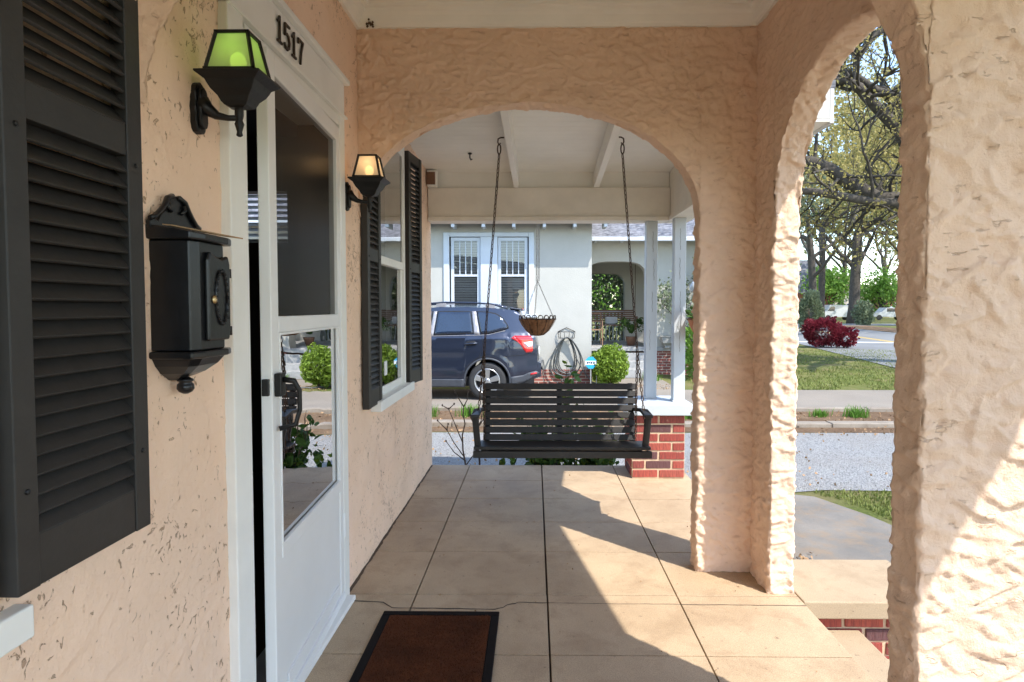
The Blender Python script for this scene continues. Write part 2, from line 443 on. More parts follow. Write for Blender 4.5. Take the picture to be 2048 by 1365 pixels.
def thing(name, label, cat, loc=(0, 0, 0), rz=0.0, group=None):
    o = bpy.data.objects.new(name, None); C.objects.link(o); o.empty_display_size = 0.1
    o.location = loc; o.rotation_euler = (0, 0, rz)
    return tag(o, label, cat, group)
def struct(o): o['kind'] = 'structure'; return o
def copy_tree(o, parent=None):
    c = o.copy(); C.objects.link(c)
    if parent: c.parent = parent; c.matrix_parent_inverse = o.matrix_parent_inverse.copy()
    for ch in list(o.children): copy_tree(ch, c)
    return c
def kids(o): return list(o.children)

# vectorised value noise
def _h(i, j, k):
    n = (i * 374761393 + j * 668265263 + k * 2147483647 % 1274126177 * 1 + k * 1274126177) & 0xffffffff
    n = ((n ^ (n >> 13)) * 1274126177) & 0xffffffff
    n = n ^ (n >> 16)
    return (n & 0xffff) / 32767.5 - 1.0
def vn(P):
    P = np.asarray(P, float); I = np.floor(P).astype(np.int64); F = P - I; F = F * F * (3 - 2 * F)
    I = I + 4096
    r = 0
    for a in (0, 1):
        for b in (0, 1):
            for c in (0, 1):
                w = (F[:, 0] if a else 1 - F[:, 0]) * (F[:, 1] if b else 1 - F[:, 1]) * (F[:, 2] if c else 1 - F[:, 2])
                r = r + w * _h(I[:, 0] + a, I[:, 1] + b, I[:, 2] + c)
    return r
def sst(a, b, x):
    t = np.clip((x - a) / (b - a), 0, 1); return t * t * (3 - 2 * t)
def trowel(P, amp):
    W = P + 0.035 * np.stack([vn(P * 8), vn(P * 8 + 31), vn(P * 8 + 57)], 1)
    a = vn(W * np.array([8, 8, 13]) + 3); b = vn(W * np.array([19, 19, 27]) + 11); c = vn(P * 48)
    d = vn(W * np.array([11, 11, 6.5]) + 77)
    h = 0.30 * sst(0.12, 0.24, a) + 0.30 * sst(0.22, 0.36, b) + 0.26 * sst(0.22, 0.32, d) + 0.10 * c + 0.55 * vn(P * 3.2 + 5) + .30 * vn(P * 14 + 9) + .22 * vn(P * 33 + 2)
    return amp * h
class Trowel:
    """a periodic height map laid down as overlapping trowel strokes, read on three planes"""
    def __init__(s, seed, n, L, Wd, amp, gouges=0, glen=(.006, .016), gdep=.005, W=2.4, H=2.8, res=.004, tilt=.5):
        r = np.random.default_rng(seed); s.W, s.H, s.res = W, H, res
        nx, nz = int(W / res), int(H / res); h = np.zeros((nx, nz)); g = np.zeros((nx, nz))
        gx, gz = np.meshgrid(np.arange(nx), np.arange(nz), indexing='ij')
        rag = vn(np.stack([gx.ravel() * res * 38, gz.ravel() * res * 38, np.zeros(nx * nz)], 1)).reshape(nx, nz)
        def stamp(a, l, w, k, fn):
            cx, cz = r.integers(0, nx), r.integers(0, nz); m = int(max(l, w) * 1.35 / res) + 2
            ii = np.arange(cx - m, cx + m + 1); jj = np.arange(cz - m, cz + m + 1)
            dx = ((ii - cx) * res)[:, None]; dz = ((jj - cz) * res)[None, :]
            ix = np.ix_(ii % nx, jj % nz)
            u = (dx * math.cos(a) + dz * math.sin(a)) / l; t = (-dx * math.sin(a) + dz * math.cos(a)) / w + k * u * u + .22 * rag[ix]
            fn(ix, u, t)
        for _ in range(n):
            a = r.normal(0, tilt) + (math.pi if r.random() < .72 else 0); am = amp * r.uniform(.25, 1.0) ** 1.3
            def lay(ix, u, t):
                p = np.clip((t + 1) / 1.65, 0, 1) * (1 - sst(.55, .78, t)) * (1 - sst(.55, 1.0, np.abs(u)))
                h[ix] = np.maximum(h[ix], h[ix] * .55 * (p > 0) + am * p)
            stamp(a, r.uniform(*L), r.uniform(*Wd), r.uniform(.1, .9), lay)
        for _ in range(gouges):
            a = r.uniform(0, 6.28); d = gdep * r.uniform(.4, 1.0)
            def cut(ix, u, t):
                p = (1 - sst(.3, 1.0, np.abs(u))) * (1 - sst(.35, 1.0, np.abs(t)))
                h[ix] -= d * p; g[ix] = np.maximum(g[ix], p)
            stamp(a, r.uniform(*glen), r.uniform(.004, .007), r.uniform(.0, 1.4), cut)
        s.h = h - h.mean(); s.g = g
    def read(s, M, u, v):
        x = (u / s.res) % M.shape[0]; y = (v / s.res) % M.shape[1]
        i = np.floor(x).astype(int); j = np.floor(y).astype(int); fx = x - i; fy = y - j
        i %= M.shape[0]; j %= M.shape[1]; i2 = (i + 1) % M.shape[0]; j2 = (j + 1) % M.shape[1]
        return M[i, j] * (1 - fx) * (1 - fy) + M[i2, j] * fx * (1 - fy) + M[i, j2] * (1 - fx) * fy + M[i2, j2] * fx * fy
    def at(s, P, Nn, M=None):
        M = s.h if M is None else M; w = np.abs(Nn) ** 4; w /= w.sum(1)[:, None] + 1e-9
        return w[:, 0] * s.read(M, P[:, 1], P[:, 2]) + w[:, 1] * s.read(M, P[:, 0] + .7, P[:, 2]) + w[:, 2] * s.read(M, P[:, 0], P[:, 1])
def gentle(P, amp):
    return amp * (0.6 * vn(P * 3.1) + 0.3 * vn(P * 9 + 7) + 0.12 * vn(P * 31 + 3))
def displace(me, fn):
    n = len(me.vertices); co = np.empty(n * 3); me.vertices.foreach_get('co', co); co = co.reshape(-1, 3)
    no = np.empty(n * 3); me.vertices.foreach_get('normal', no); no = no.reshape(-1, 3)
    co = co + no * (fn(co, no) if fn.__code__.co_argcount == 2 else fn(co))[:, None]
    me.vertices.foreach_set('co', co.ravel()); me.update()
def grid_add(mb, fn, us, vs):
    o = len(mb.v); nu = len(us); nv = len(vs)
    for u in us:
        for v in vs: mb.v.append(tuple(fn(u, v)))
    for i in range(nu - 1):
        for j in range(nv - 1):
            mb.f.append((o + i * nv + j, o + (i + 1) * nv + j, o + (i + 1) * nv + j + 1, o + i * nv + j + 1))
def lin(a, b, step):
    n = max(2, int(round(abs(b - a) / step)) + 1); return list(np.linspace(a, b, n))
def weld(mb, name, mat, parent, disp):
    me = bpy.data.meshes.new(name); me.from_pydata(mb.v, [], mb.f)
    bm = bmesh.new(); bm.from_mesh(me); bmesh.ops.remove_doubles(bm, verts=bm.verts, dist=0.0006)
    bmesh.ops.recalc_face_normals(bm, faces=bm.faces); bm.to_mesh(me); bm.free(); me.update()
    displace(me, disp)
    return link(name, me, mat, parent, smooth=True)
def leaves(name, pts, size, mat, parent, seed=0, up=0.25, aspect=1.7, jit=0.4, fold=True):
    """many folded leaf faces at the given points"""
    rng = np.random.default_rng(seed); P = np.asarray(pts, float); n = len(P)
    d = rng.normal(size=(n, 3)); d[:, 2] += up; d /= np.linalg.norm(d, axis=1)[:, None]
    e = rng.normal(size=(n, 3)); e -= d * (e * d).sum(1)[:, None]; e /= np.linalg.norm(e, axis=1)[:, None]
    nn = np.cross(d, e)
    s = size * (1 + jit * rng.uniform(-1, 1, n))[:, None]
    L = d * s * aspect / 2; Wd = e * s / 2
    V = np.empty((n, 6, 3))
    V[:, 0] = P - L; V[:, 1] = P - L * 0.15 + Wd + nn * s * 0.12; V[:, 2] = P + L * 0.45 + Wd * 0.75 + nn * s * .1
    V[:, 3] = P + L; V[:, 4] = P + L * 0.45 - Wd * 0.75 + nn * s * .1; V[:, 5] = P - L * 0.15 - Wd + nn * s * 0.12
    b = np.arange(n)[:, None] * 6
    F = np.concatenate([b + np.array([[0, 1, 2, 3]]), b + np.array([[0, 3, 4, 5]])], 0)
    me = bpy.data.meshes.new(name); me.from_pydata(V.reshape(-1, 3).tolist(), [], F.tolist()); me.update()
    return link(name, me, mat, parent)
def blades(name, pts, h, mat, parent, seed=0, w=0.006, lean=0.35):
    rng = np.random.default_rng(seed); P = np.asarray(pts, float); n = len(P)
    a = rng.uniform(0, 2 * np.pi, n); hh = h * rng.uniform(0.5, 1.2, n); l = lean * rng.uniform(0, 1, n)
    dx = np.stack([np.cos(a), np.sin(a), np.zeros(n)], 1); sx = np.stack([-np.sin(a), np.cos(a), np.zeros(n)], 1)
    z = np.array([0, 0, 1.0])
    V = np.empty((n, 5, 3))
    V[:, 0] = P - sx * w; V[:, 1] = P + sx * w
    m = P + (z * 0.6 + dx * (l * 0.35)[:, None]) * hh[:, None]
    V[:, 2] = m + sx * w * .8; V[:, 3] = m - sx * w * .8
    V[:, 4] = P + (z + dx * l[:, None]) * hh[:, None]
    b = np.arange(n) * 5
    F = np.stack([b, b + 1, b + 2, b + 3], 1).tolist() + np.stack([b + 3, b + 2, b + 4], 1).tolist()
    me = bpy.data.meshes.new(name); me.from_pydata(V.reshape(-1, 3).tolist(), [], F); me.update()
    return link(name, me, mat, parent)
def link_mesh(L=0.034, W=0.019, r=0.0030):
    pts = []
    k = 10; st = (L - W) / 2
    for i in range(k):
        t = 2 * math.pi * i / k
        pts.append(Vector(((W / 2 - r) * math.cos(t), 0, (W / 2 - r) * math.sin(t) + (st if math.sin(t) >= 0 else -st))))
    mb = MB(); n = 5
    for i, p in enumerate(pts):
        d = (pts[(i + 1) % k] - pts[i - 1]).normalized(); a = Vector((0, 1, 0)); b = d.cross(a)
        for j in range(n):
            t = 2 * math.pi * j / n; mb.v.append(tuple(p + (a * math.cos(t) + b * math.sin(t)) * r))
    for i in range(k):
        for j in range(n):
            mb.f.append((i * n + j, i * n + (j + 1) % n, ((i + 1) % k) * n + (j + 1) % n, ((i + 1) % k) * n + j))
    return mb
def chain(mb, a, b, L=0.034, W=0.019, r=0.0030):
    a = Vector(a); b = Vector(b); d = b - a; D = d.length; d.normalize()
    lk = link_mesh(L, W, r); step = L - 2.4 * r; n = max(1, int(D / step))
    step = D / n
    q = d.to_track_quat('Z', 'Y')
    for i in range(n):
        c = a + d * (step * (i + 0.5))
        M = Matrix.Translation(c) @ q.to_matrix().to_4x4() @ Matrix.Rotation(R(45 + 90 * (i % 2)) + 0.12 * math.sin(i * 1.7), 4, 'Z')
        mb.add([M @ Vector(p) for p in lk.v], lk.f)
    return mb
G = -0.40        # ground level below the porch floor
# ================================================================== the ground
def sheet(name, poly, z, mat):
    mb = MB(); mb.add([(x, y, z) for x, y in poly], [tuple(range(len(poly)))])
    o = mb.build(name, mat, fix=False)
    return struct(o)
def rect(x0, x1, y0, y1): return [(x0, y0), (x1, y0), (x1, y1), (x0, y1)]
sheet('ground', rect(-900, 900, -700, 1200), G - 0.016, 'lawn')
sheet('gravel_driveway', [(-30, 5.75), (2.0, 5.62), (2.7, 5.78), (4.5, 5.72), (12.6, 5.8), (13.0, 8.42), (6, 8.48), (1, 8.42), (-30, 8.5)], G - 0.008, 'gravel')
sheet('planting_bed', [(-1.2, 4.9), (1.45, 4.9), (1.7, 5.62), (-1.2, 5.75)], G - 0.010, 'mulch')
sheet('verge_soil', rect(-30, 13.2, 8.5, 10.36), G - 0.012, 'mulch')
sheet('driveway_slab', rect(-30, 13.9, 10.36, 12.9), G - 0.004, 'drive')
sheet('entry_path', [(1.5, 3.2), (1.38, 4.15), (1.36, 5.62), (2.30, 5.64), (2.50, 5.56), (2.72, 5.05), (2.80, 4.7), (2.86, 4.23), (13.2, 4.2), (13.2, 0.9), (1.5, 0.9)], G - 0.004, 'walk')
sheet('neighbour_path', [(1.9, 12.9), (3.0, 12.9), (3.0, 15.9), (1.9, 15.9)], G - 0.004, 'drive')
for a in ((13.2, 13.9),): sheet('pavement', rect(a[0], a[1] + 0.3, -60, 4.2), G - 0.006, 'drive')
for i, (y0, y1, dz) in enumerate(((8.86, 9.06, 0.05), (10.22, 10.36, 0.05))):
    mb = MB()
    x = -12.0
    while x < 12.5:
        w = 1.9 + rnd.uniform(-.2, .2)
        mb.box(x, x + w - 0.012, y0 + rnd.uniform(-.01, .01), y1, G - 0.1, G + dz + rnd.uniform(-.012, .008)); x += w
    struct(mb.build('kerb', 'kerb', bevel=0.012))
# street, running past the front of both houses at a slight angle
def along(t, off):   # t metres down the street, off metres to its right
    d = Vector((0.19, 0.98)).normalized(); n = Vector((d.y, -d.x))
    p = Vector((17.9, 35.6)) + d * t + n * off
    return (p.x, p.y)
sheet('road', [along(-90, -4.2), along(-90, 5.2), along(160, 5.2), along(160, -4.2)], G + 0.004, 'asphalt')
for o in (0.55, 0.8): sheet('centre_line', [along(-80, o), along(-80, o + 0.12), along(150, o + 0.12), along(150, o)], G + 0.008, 'yellow_line')
sheet('stop_line', [along(-5.4, -4.0), along(-5.4, 3.2), along(-4.6, 3.2), along(-4.6, -4.0)], G + 0.008, 'white_line')
sheet('far_verge', [along(-60, 5.4), along(-60, 9), along(150, 9), along(150, 5.4)], G + 0.002, 'mulch')
sheet('side_street', [(20, 62), (90, 56), (90, 63), (20, 70)], G + 0.006, 'asphalt')
# grass standing on the lawn
rng = np.random.default_rng(3)
P = np.stack([rng.uniform(3.5, 14.5, 26000), 12.95 + 12.5 * rng.uniform(0, 1, 26000) ** 1.5, np.full(26000, G - 0.016)], 1)
P = P[(vn(P * 0.9) + vn(P * 3)) > -0.55]
o = blades('lawn_grass', P, 0.055, 'grass_blade', None, 1, 0.010, 0.9); tag(o, 'short patchy green lawn grass beyond the concrete driveway', 'grass', kind='stuff')
P = np.stack([rng.uniform(2.5, 5.2, 9000), rng.uniform(4.28, 5.74, 9000), np.full(9000, G - 0.016)], 1)
edge = np.array([2.95, 2.72, 2.55]);
keep = P[:, 0] > .06 + np.interp(P[:, 1], [4.23, 4.7, 5.15, 5.5, 5.72], [2.98, 2.84, 2.76, 2.60, 2.5]) + 0.05 * vn(P * 6)
o = blades('path_grass', P[keep], 0.032, 'grass_blade', None, 2, 0.006, 0.8); tag(o, 'green turf growing in the corner between path and gravel', 'grass', kind='stuff')
# dead leaves strewn on the gravel, verge and bed
P = np.concatenate([np.stack([rng.uniform(-4, 7, 1500), rng.uniform(8.2, 10.3, 1500), np.full(1500, G + 0.006)], 1),
                    np.stack([rng.uniform(-2, 4, 260), rng.uniform(5.7, 8.4, 260), np.full(260, G + 0.002)], 1),
                    np.stack([rng.uniform(1.2, 1.9, 160), rng.uniform(3.3, 4.25, 160), np.full(160, G + 0.012)], 1),
                    np.stack([rng.uniform(.0, 3, 500), rng.uniform(12.95, 13.8, 500), np.full(500, G + 0.0)], 1)])
o = leaves('leaf_litter', P, 0.022, 'dry_leaf', None, 5, 0.0, 1.5); tag(o, 'scattered brown dead leaves along the gravel and verge', 'leaves', kind='stuff')
# gravel stones standing proud on the drive
def stones(name, n, x0, x1, y0, y1, s, seed):
    r = np.random.default_rng(seed); V = []; F = []
    base = np.array([(1, 0, 0), (0, 1, 0), (-1, 0, 0), (0, -1, 0), (0, 0, .75)])
    X = r.uniform(x0, x1, n); Y = y0 + (y1 - y0) * r.uniform(0, 1, n) ** 1.4; S = s * r.uniform(.5, 1.4, n); A = r.uniform(0, 6.3, n)
    for i in range(n):
        c, q = math.cos(A[i]), math.sin(A[i]); b = base * S[i] * r.uniform(.7, 1.2, (5, 1))
        k = len(V)
        V += [(X[i] + p[0] * c - p[1] * q, Y[i] + p[0] * q + p[1] * c, G - 0.009 + p[2]) for p in b]
        F += [(k, k + 1, k + 4), (k + 1, k + 2, k + 4), (k + 2, k + 3, k + 4), (k + 3, k, k + 4)]
    me = bpy.data.meshes.new(name); me.from_pydata(V, [], F); me.update()
    return link(name, me, 'gravel')
o = stones('gravel_stones', 20000, -1.9, 5.2, 5.8, 8.4, 0.0085, 4); tag(o, 'loose pale grey gravel stones on the driveway', 'gravel', kind='stuff')

# ================================================================== porch floor
floor = struct(MB().box(-0.90, 1.165, -1.6, 5.05, -0.42, -0.022).build('porch_floor', 'stain_dark'))
XL = [-0.86, -0.531, 0.056, 0.632, 1.172]
YL = [-1.6, -1.05, -0.57, -0.1, 0.38, 0.85, 1.33, 1.79, 2.26, 2.745, 3.24, 3.70, 4.155, 4.60, 5.06]
for i in range(4):
    for j in range(len(YL) - 1):
        gx = 0.0022 if i != 1 else 0.0022
        x0 = XL[i] + 0.0030; x1 = XL[i + 1] - 0.0030
        if i == 1: x1 -= 0.003 if YL[j] > 2.6 else 0.0012
        y0 = YL[j] + 0.0030; y1 = YL[j + 1] - 0.0030
        dz = rnd.uniform(-0.0008, 0.0006)
        MB().box(x0, x1, y0, y1, -0.07, dz).build('slab', 'porch_slab', floor, bevel=0.0018)
# the joint round the mat
def px_floor(x, y): Y = 1.28 * 1250 / (y - 617); return Vector(((x - 1070) / 1250 * Y, Y))
cr = [(-0.85, 2.69), (-0.78, 2.675), (-0.72, 2.672), (-0.66, 2.662), (-0.61, 2.615), (-0.40, 2.612), (-0.17, 2.606), (-0.135, 2.622), (-0.118, 2.65), (-0.085, 2.66), (-0.072, 2.672), (0.055, 2.666), (0.30, 2.663), (0.60, 2.660), (1.17, 2.655)]
mb = MB(); pts = []
for (xa, ya), (xb, yb) in zip(cr[:-1], cr[1:]):
    n = max(2, int((xb - xa) / 0.03))
    for k in range(n):
        t = k / n; pts.append((xa + (xb - xa) * t, ya + (yb - ya) * t + rnd.uniform(-.0018, .0018)))
pts.append(cr[-1])
V = []; F = []
for k, (x, y) in enumerate(pts):
    w = (0.0032 if x < 0.06 else 0.0016) * rnd.uniform(.6, 1.3)
    V += [(x, y - w, 0.0012), (x, y + w, 0.0012)]
    if k: F.append((2 * k - 2, 2 * k, 2 * k + 1, 2 * k - 1))
MB().add(V, F).build('crack', 'crack_dark', floor, fix=False)
# grime gathered where the wall meets the slabs
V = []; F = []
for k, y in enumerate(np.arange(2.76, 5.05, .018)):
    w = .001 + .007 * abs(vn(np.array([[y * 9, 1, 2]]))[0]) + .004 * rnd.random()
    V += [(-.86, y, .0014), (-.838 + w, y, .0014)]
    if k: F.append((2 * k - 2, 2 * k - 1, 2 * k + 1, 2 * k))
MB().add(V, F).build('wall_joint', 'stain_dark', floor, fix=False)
P = np.stack([rng.uniform(-.8, 1.1, 70), rng.uniform(1.9, 5.0, 70), np.full(70, .004)], 1)
o = leaves('leaf_bits', P, .007, 'dry_leaf', None, 12, 0, 1.4); tag(o, 'tiny brown leaf crumbs blown over the porch slabs', 'leaves', kind='stuff')
# front steps with brick cheeks
BR_L, BR_H, BR_D, MJ = 0.195, 0.055, 0.092, 0.014
def brick_mesh(L, D, H, seed):
    mb = MB(); mb.box(-L / 2, L / 2, -D / 2, D / 2, -H / 2, H / 2)
    me = bpy.data.meshes.new('brick'); me.from_pydata(mb.v, [], mb.f)
    bm = bmesh.new(); bm.from_mesh(me); bmesh.ops.recalc_face_normals(bm, faces=bm.faces)
    bmesh.ops.bevel(bm, geom=bm.edges[:], offset=0.0035, segments=1, affect='EDGES')
    r = random.Random(seed)
    for v in bm.verts: v.co += Vector((r.uniform(-1, 1), r.uniform(-1, 1), r.uniform(-1, 1))) * 0.0014
    bm.to_mesh(me); bm.free(); me.materials.append(MATS['brick_red']); return me
BM = {}
def brick(parent, loc, rz, L, seed):
    key = (round(L, 3), seed % 3)
    if key not in BM: BM[key] = brick_mesh(L, BR_D, BR_H, seed)
    o = bpy.data.objects.new('brick', BM[key]); C.objects.link(o); o.parent = parent
    o.matrix_parent_inverse = WM(parent).inverted()
    o.location = loc; o.rotation_euler = (0, 0, rz + rnd.uniform(-.006, .006)); return o
def brick_box(parent, x0, x1, y0, y1, z0, courses, pitch, proud=0.006, sides='NSEW'):
    """bricks laid round the faces of a mortar core, running bond"""
    for c in range(courses):
        z = z0 + pitch * (c + 0.5)
        for side in sides:
            a0, a1 = (x0, x1) if side in 'NS' else (y0, y1)
            W = a1 - a0; n = max(1, round(W / 0.21)); L = W / n
            off = 0 if (c + (side in 'EW')) % 2 == 0 else L / 2
            cuts = sorted(set([a0, a1] + [a0 + off + L * k for k in range(n + 1) if a0 + 0.03 < a0 + off + L * k < a1 - 0.03]))
            for p, q in zip(cuts[:-1], cuts[1:]):
                l = round(q - p - MJ, 3); m = (p + q) / 2
                pr = proud - .003 + rnd.uniform(-.0015, .002)
                if side == 'S': loc, rz = (m, y0 + BR_D / 2 - pr, z), 0
                if side == 'N': loc, rz = (m, y1 - BR_D / 2 + pr, z), 0
                if side == 'W': loc, rz = (x0 + BR_D / 2 - pr, m, z), math.pi / 2
                if side == 'E': loc, rz = (x1 - BR_D / 2 + pr, m, z), math.pi / 2
                if side in 'EW':      # butt behind the corner bricks
                    if abs(p - a0) < 1e-6: l = round(l - 0.02, 3); loc = (loc[0], loc[1] + 0.01, z)
                    if abs(q - a1) < 1e-6: l = round(l - 0.02, 3); loc = (loc[0], loc[1] - 0.01, z)
                brick(parent, loc, rz, l, rnd.randrange(9))
steps = thing('front_steps', 'tan concrete front steps between brick cheek walls', 'steps', (1.3, 2.2, G))
MB().box(1.176, 1.442, 1.70, 2.745, G, -0.15).build('step', 'cheek_slab', steps, bevel=0.006)
MB().box(1.446, 1.72, 1.70, 2.745, G, -0.28).build('step', 'cheek_slab', steps, bevel=0.006)
for y0, y1 in ((2.70, 3.17), (1.24, 1.71)):
    MB().box(1.178, 1.80, y0, y1, -0.082, -0.004).build('cheek_cap', 'cheek_slab', steps, bevel=0.006)
    ya, yb = (y0 + 0.05, y1 - 0.05)
    MB().box(1.19, 1.745, ya + .004, yb - .004, G - 0.02, -0.083).build('mortar', 'mortar', steps)
    brick_box(steps, 1.19, 1.745, ya, yb, G + 0.005, 5, 0.0625, 0.006, 'SNE')

# ================================================================== the house
house = thing('stucco_house', 'peach stucco house with arched porch, white door frame and painted porch beams', 'house', (-0.845, 2.0, 0))
XW = -0.845
# front wall with openings for door and windows
DOOR = (1.78, 2.67, -0.05, 2.10); WIN2 = (3.29, 3.98, 0.80, 2.30); WIN1 = (-0.1, 0.93, 0.80, 2.30)
ys = lin(-1.6, 0.9, 0.06)[:-1] + lin(0.9, 2.75, 0.0052)[:-1] + lin(2.75, 5.08, 0.009); zs = lin(-0.42, 0.0, 0.03)[:-1] + lin(0.0, 2.75, 0.0062)
mb = MB(); nv = len(zs)
for y in ys:
    for z in zs: mb.v.append((XW, y, z))
for i in range(len(ys) - 1):
    for j in range(nv - 1):
        yc = (ys[i] + ys[i + 1]) / 2; zc = (zs[j] + zs[j + 1]) / 2
        if any(a < yc < b and c < zc < d for a, b, c, d in (DOOR, WIN1, WIN2)): continue
        mb.f.append((i * nv + j, (i + 1) * nv + j, (i + 1) * nv + j + 1, i * nv + j + 1))
grid_add(mb, lambda u, v: (u, 5.08, v), lin(XW - 0.16, XW, 0.02), zs)          # the corner of the house
TW = Trowel(5, 1500, (.04, .14), (.02, .06), .0036)
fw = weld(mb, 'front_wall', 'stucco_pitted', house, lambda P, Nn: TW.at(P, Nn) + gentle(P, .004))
# body of the wall and the rooms behind it
mb = MB()
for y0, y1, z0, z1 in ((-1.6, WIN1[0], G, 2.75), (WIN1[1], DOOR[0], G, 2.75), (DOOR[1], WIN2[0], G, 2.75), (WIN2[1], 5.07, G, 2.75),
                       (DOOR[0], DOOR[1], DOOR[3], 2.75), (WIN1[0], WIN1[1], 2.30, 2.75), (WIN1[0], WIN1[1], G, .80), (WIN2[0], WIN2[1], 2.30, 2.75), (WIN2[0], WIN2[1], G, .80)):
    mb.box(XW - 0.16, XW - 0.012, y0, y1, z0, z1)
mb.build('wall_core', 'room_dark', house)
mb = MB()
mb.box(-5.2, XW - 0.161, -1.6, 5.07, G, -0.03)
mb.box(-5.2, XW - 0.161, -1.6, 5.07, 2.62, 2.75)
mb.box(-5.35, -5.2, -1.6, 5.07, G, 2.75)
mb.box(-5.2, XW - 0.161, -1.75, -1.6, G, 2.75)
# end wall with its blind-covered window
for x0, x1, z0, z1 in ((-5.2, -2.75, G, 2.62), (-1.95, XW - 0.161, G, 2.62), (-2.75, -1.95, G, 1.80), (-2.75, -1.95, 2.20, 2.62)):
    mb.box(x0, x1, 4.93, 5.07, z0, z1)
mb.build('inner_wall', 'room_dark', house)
mb = MB()
for k in range(9):
    z = 1.82 + k * 0.044
    M = Matrix.Translation((-2.35, 5.0, z)) @ Matrix.Rotation(R(-38), 4, 'X')
    mb.box(-0.40, 0.40, -0.016, 0.016, -0.0015, 0.0015, M)
mb.build('blind', 'blind', house)
# roofs, ceilings and beams of the porch
MB().box(-0.855, 1.16, 1.27, 3.10, 2.69, 2.80).build('entry_ceiling', 'ceiling_paint', house)
def moulding(prof, path):
    """profile (inset, z) swept round a rectangle"""
    mb = MB(); x0, x1, y0, y1 = path
    for d, z in prof: mb.v += [(x0 + d, y0 + d, z), (x1 - d, y0 + d, z), (x1 - d, y1 - d, z), (x0 + d, y1 - d, z)]
    for i in range(len(prof) - 1):
        for j in range(4): mb.f.append((i * 4 + j, i * 4 + (j + 1) % 4, (i + 1) * 4 + (j + 1) % 4, (i + 1) * 4 + j))
    return mb
moulding([(-0.01, 2.600), (0.014, 2.600), (0.018, 2.612), (0.024, 2.618), (0.036, 2.645), (0.052, 2.660), (0.056, 2.672), (0.075, 2.674), (0.078, 2.684), (0.10, 2.686), (0.10, 2.70)],
         (XW, 1.045, 1.37, 3.0)).build('crown_moulding', 'ceiling_paint', house)
def zc(y): return 2.35 + 0.05 * (4.95 - y)
# boarded ceiling over the swing: each board runs across the porch
mb = MB(); y = 3.08; k = 0
while y < 5.0:
    w = 0.083
    yb = min(y + w, 5.0)
    MB().add([(-0.855, y + .0012, zc(y)), (1.2, y + .0012, zc(y)), (1.2, yb - .0012, zc(yb)), (-0.855, yb - .0012, zc(yb)),
              (-0.855, y + .0012, zc(y) + .018), (1.2, y + .0012, zc(y) + .018), (1.2, yb - .0012, zc(yb) + .018), (-0.855, yb - .0012, zc(yb) + .018)],
             [(0, 1, 2, 3), (7, 6, 5, 4), (0, 4, 5, 1), (1, 5, 6, 2), (2, 6, 7, 3), (3, 7, 4, 0)]).build('ceiling_board', 'ceiling_paint', house, bevel=0.0015)
    y = yb
for xa, xb in ((-0.165, -0.145), (0.452, 0.482)):
    MB().add([(xa - .021, 3.09, zc(3.09) - .128), (xa + .021, 3.09, zc(3.09) - .128), (xb + .021, 4.99, zc(4.99) - .128), (xb - .021, 4.99, zc(4.99) - .128),
              (xa - .021, 3.09, zc(3.09) - .001), (xa + .021, 3.09, zc(3.09) - .001), (xb + .021, 4.99, zc(4.99) - .001), (xb - .021, 4.99, zc(4.99) - .001)],
             [(3, 2, 1, 0), (4, 5, 6, 7), (0, 1, 5, 4), (1, 2, 6, 5), (2, 3, 7, 6), (3, 0, 4, 7)]).build('rafter', 'ceiling_paint', house, bevel=0.003)
MB().box(-0.84, 1.055, 4.925, 5.06, 1.995, 2.222).build('end_beam', 'beam_paint', house, bevel=0.004)
MB().box(-0.84, 1.055, 4.905, 5.08, 1.962, 1.994).build('beam_trim', 'beam_paint', house, bevel=0.003)
MB().box(-0.84, 1.055, 4.965, 5.05, 2.223, 2.352).build('frieze_board', 'ceiling_paint', house)
MB().box(1.057, 1.20, 3.105, 5.06, 1.995, 2.43).build('side_beam', 'beam_paint', house, bevel=0.004)
MB().box(1.040, 1.215, 3.105, 5.08, 1.962, 1.994).build('beam_trim', 'beam_paint', house, bevel=0.003)
MB().box(-0.835, -0.76, 4.86, 4.92, 2.222, 2.345).build('beam_block', 'ceiling_paint', house, bevel=0.003)
# roofs
mb = MB()
def slab(mb, x0, x1, y0, y1, za, zb, t):
    mb.add([(x0, y0, za), (x1, y0, zb), (x1, y1, zb), (x0, y1, za), (x0, y0, za + t), (x1, y0, zb + t), (x1, y1, zb + t), (x0, y1, za + t)],
           [(3, 2, 1, 0), (4, 5, 6, 7), (0, 1, 5, 4), (1, 2, 6, 5), (2, 3, 7, 6), (3, 0, 4, 7)])
slab(mb, -5.5, 1.19, 3.12, 5.35, 3.5, 2.52, 0.07)
slab(mb, 1.19, 1.70, 3.61, 5.35, 2.60, 2.52, 0.05)
slab(mb, -5.5, 1.19, -1.9, 1.25, 3.5, 2.52, 0.07)
slab(mb, 1.19, 1.70, -1.9, 0.75, 2.60, 2.52, 0.05)
slab(mb, -5.5, 1.17, 1.25, 3.12, 3.6, 2.81, 0.07)
mb.build('roof', 'shingles', house)
for y0, y1 in ((3.60, 5.36), (-1.9, 0.74)):
    MB().box(1.215, 1.665, y0, y1, 2.335, 2.350).build('soffit', 'beam_paint', house)
    MB().box(1.666, 1.690, y0, y1, 2.325, 2.52).build('fascia', 'gable_board', house, bevel=0.003)
    MB().box(1.215, 1.665, (y0 if y0 > 0 else y1 - .02), (y0 + .02 if y0 > 0 else y1), 2.352, 2.52).build('eave_end', 'gable_board', house)
MB().box(-0.85, 1.19, -1.9, 1.26, 2.42, 2.44).build('bay_ceiling', 'ceiling_paint', house)
MB().box(1.057, 1.20, -1.9, 1.265, 1.995, 2.43).build('side_beam', 'beam_paint', house, bevel=0.004)
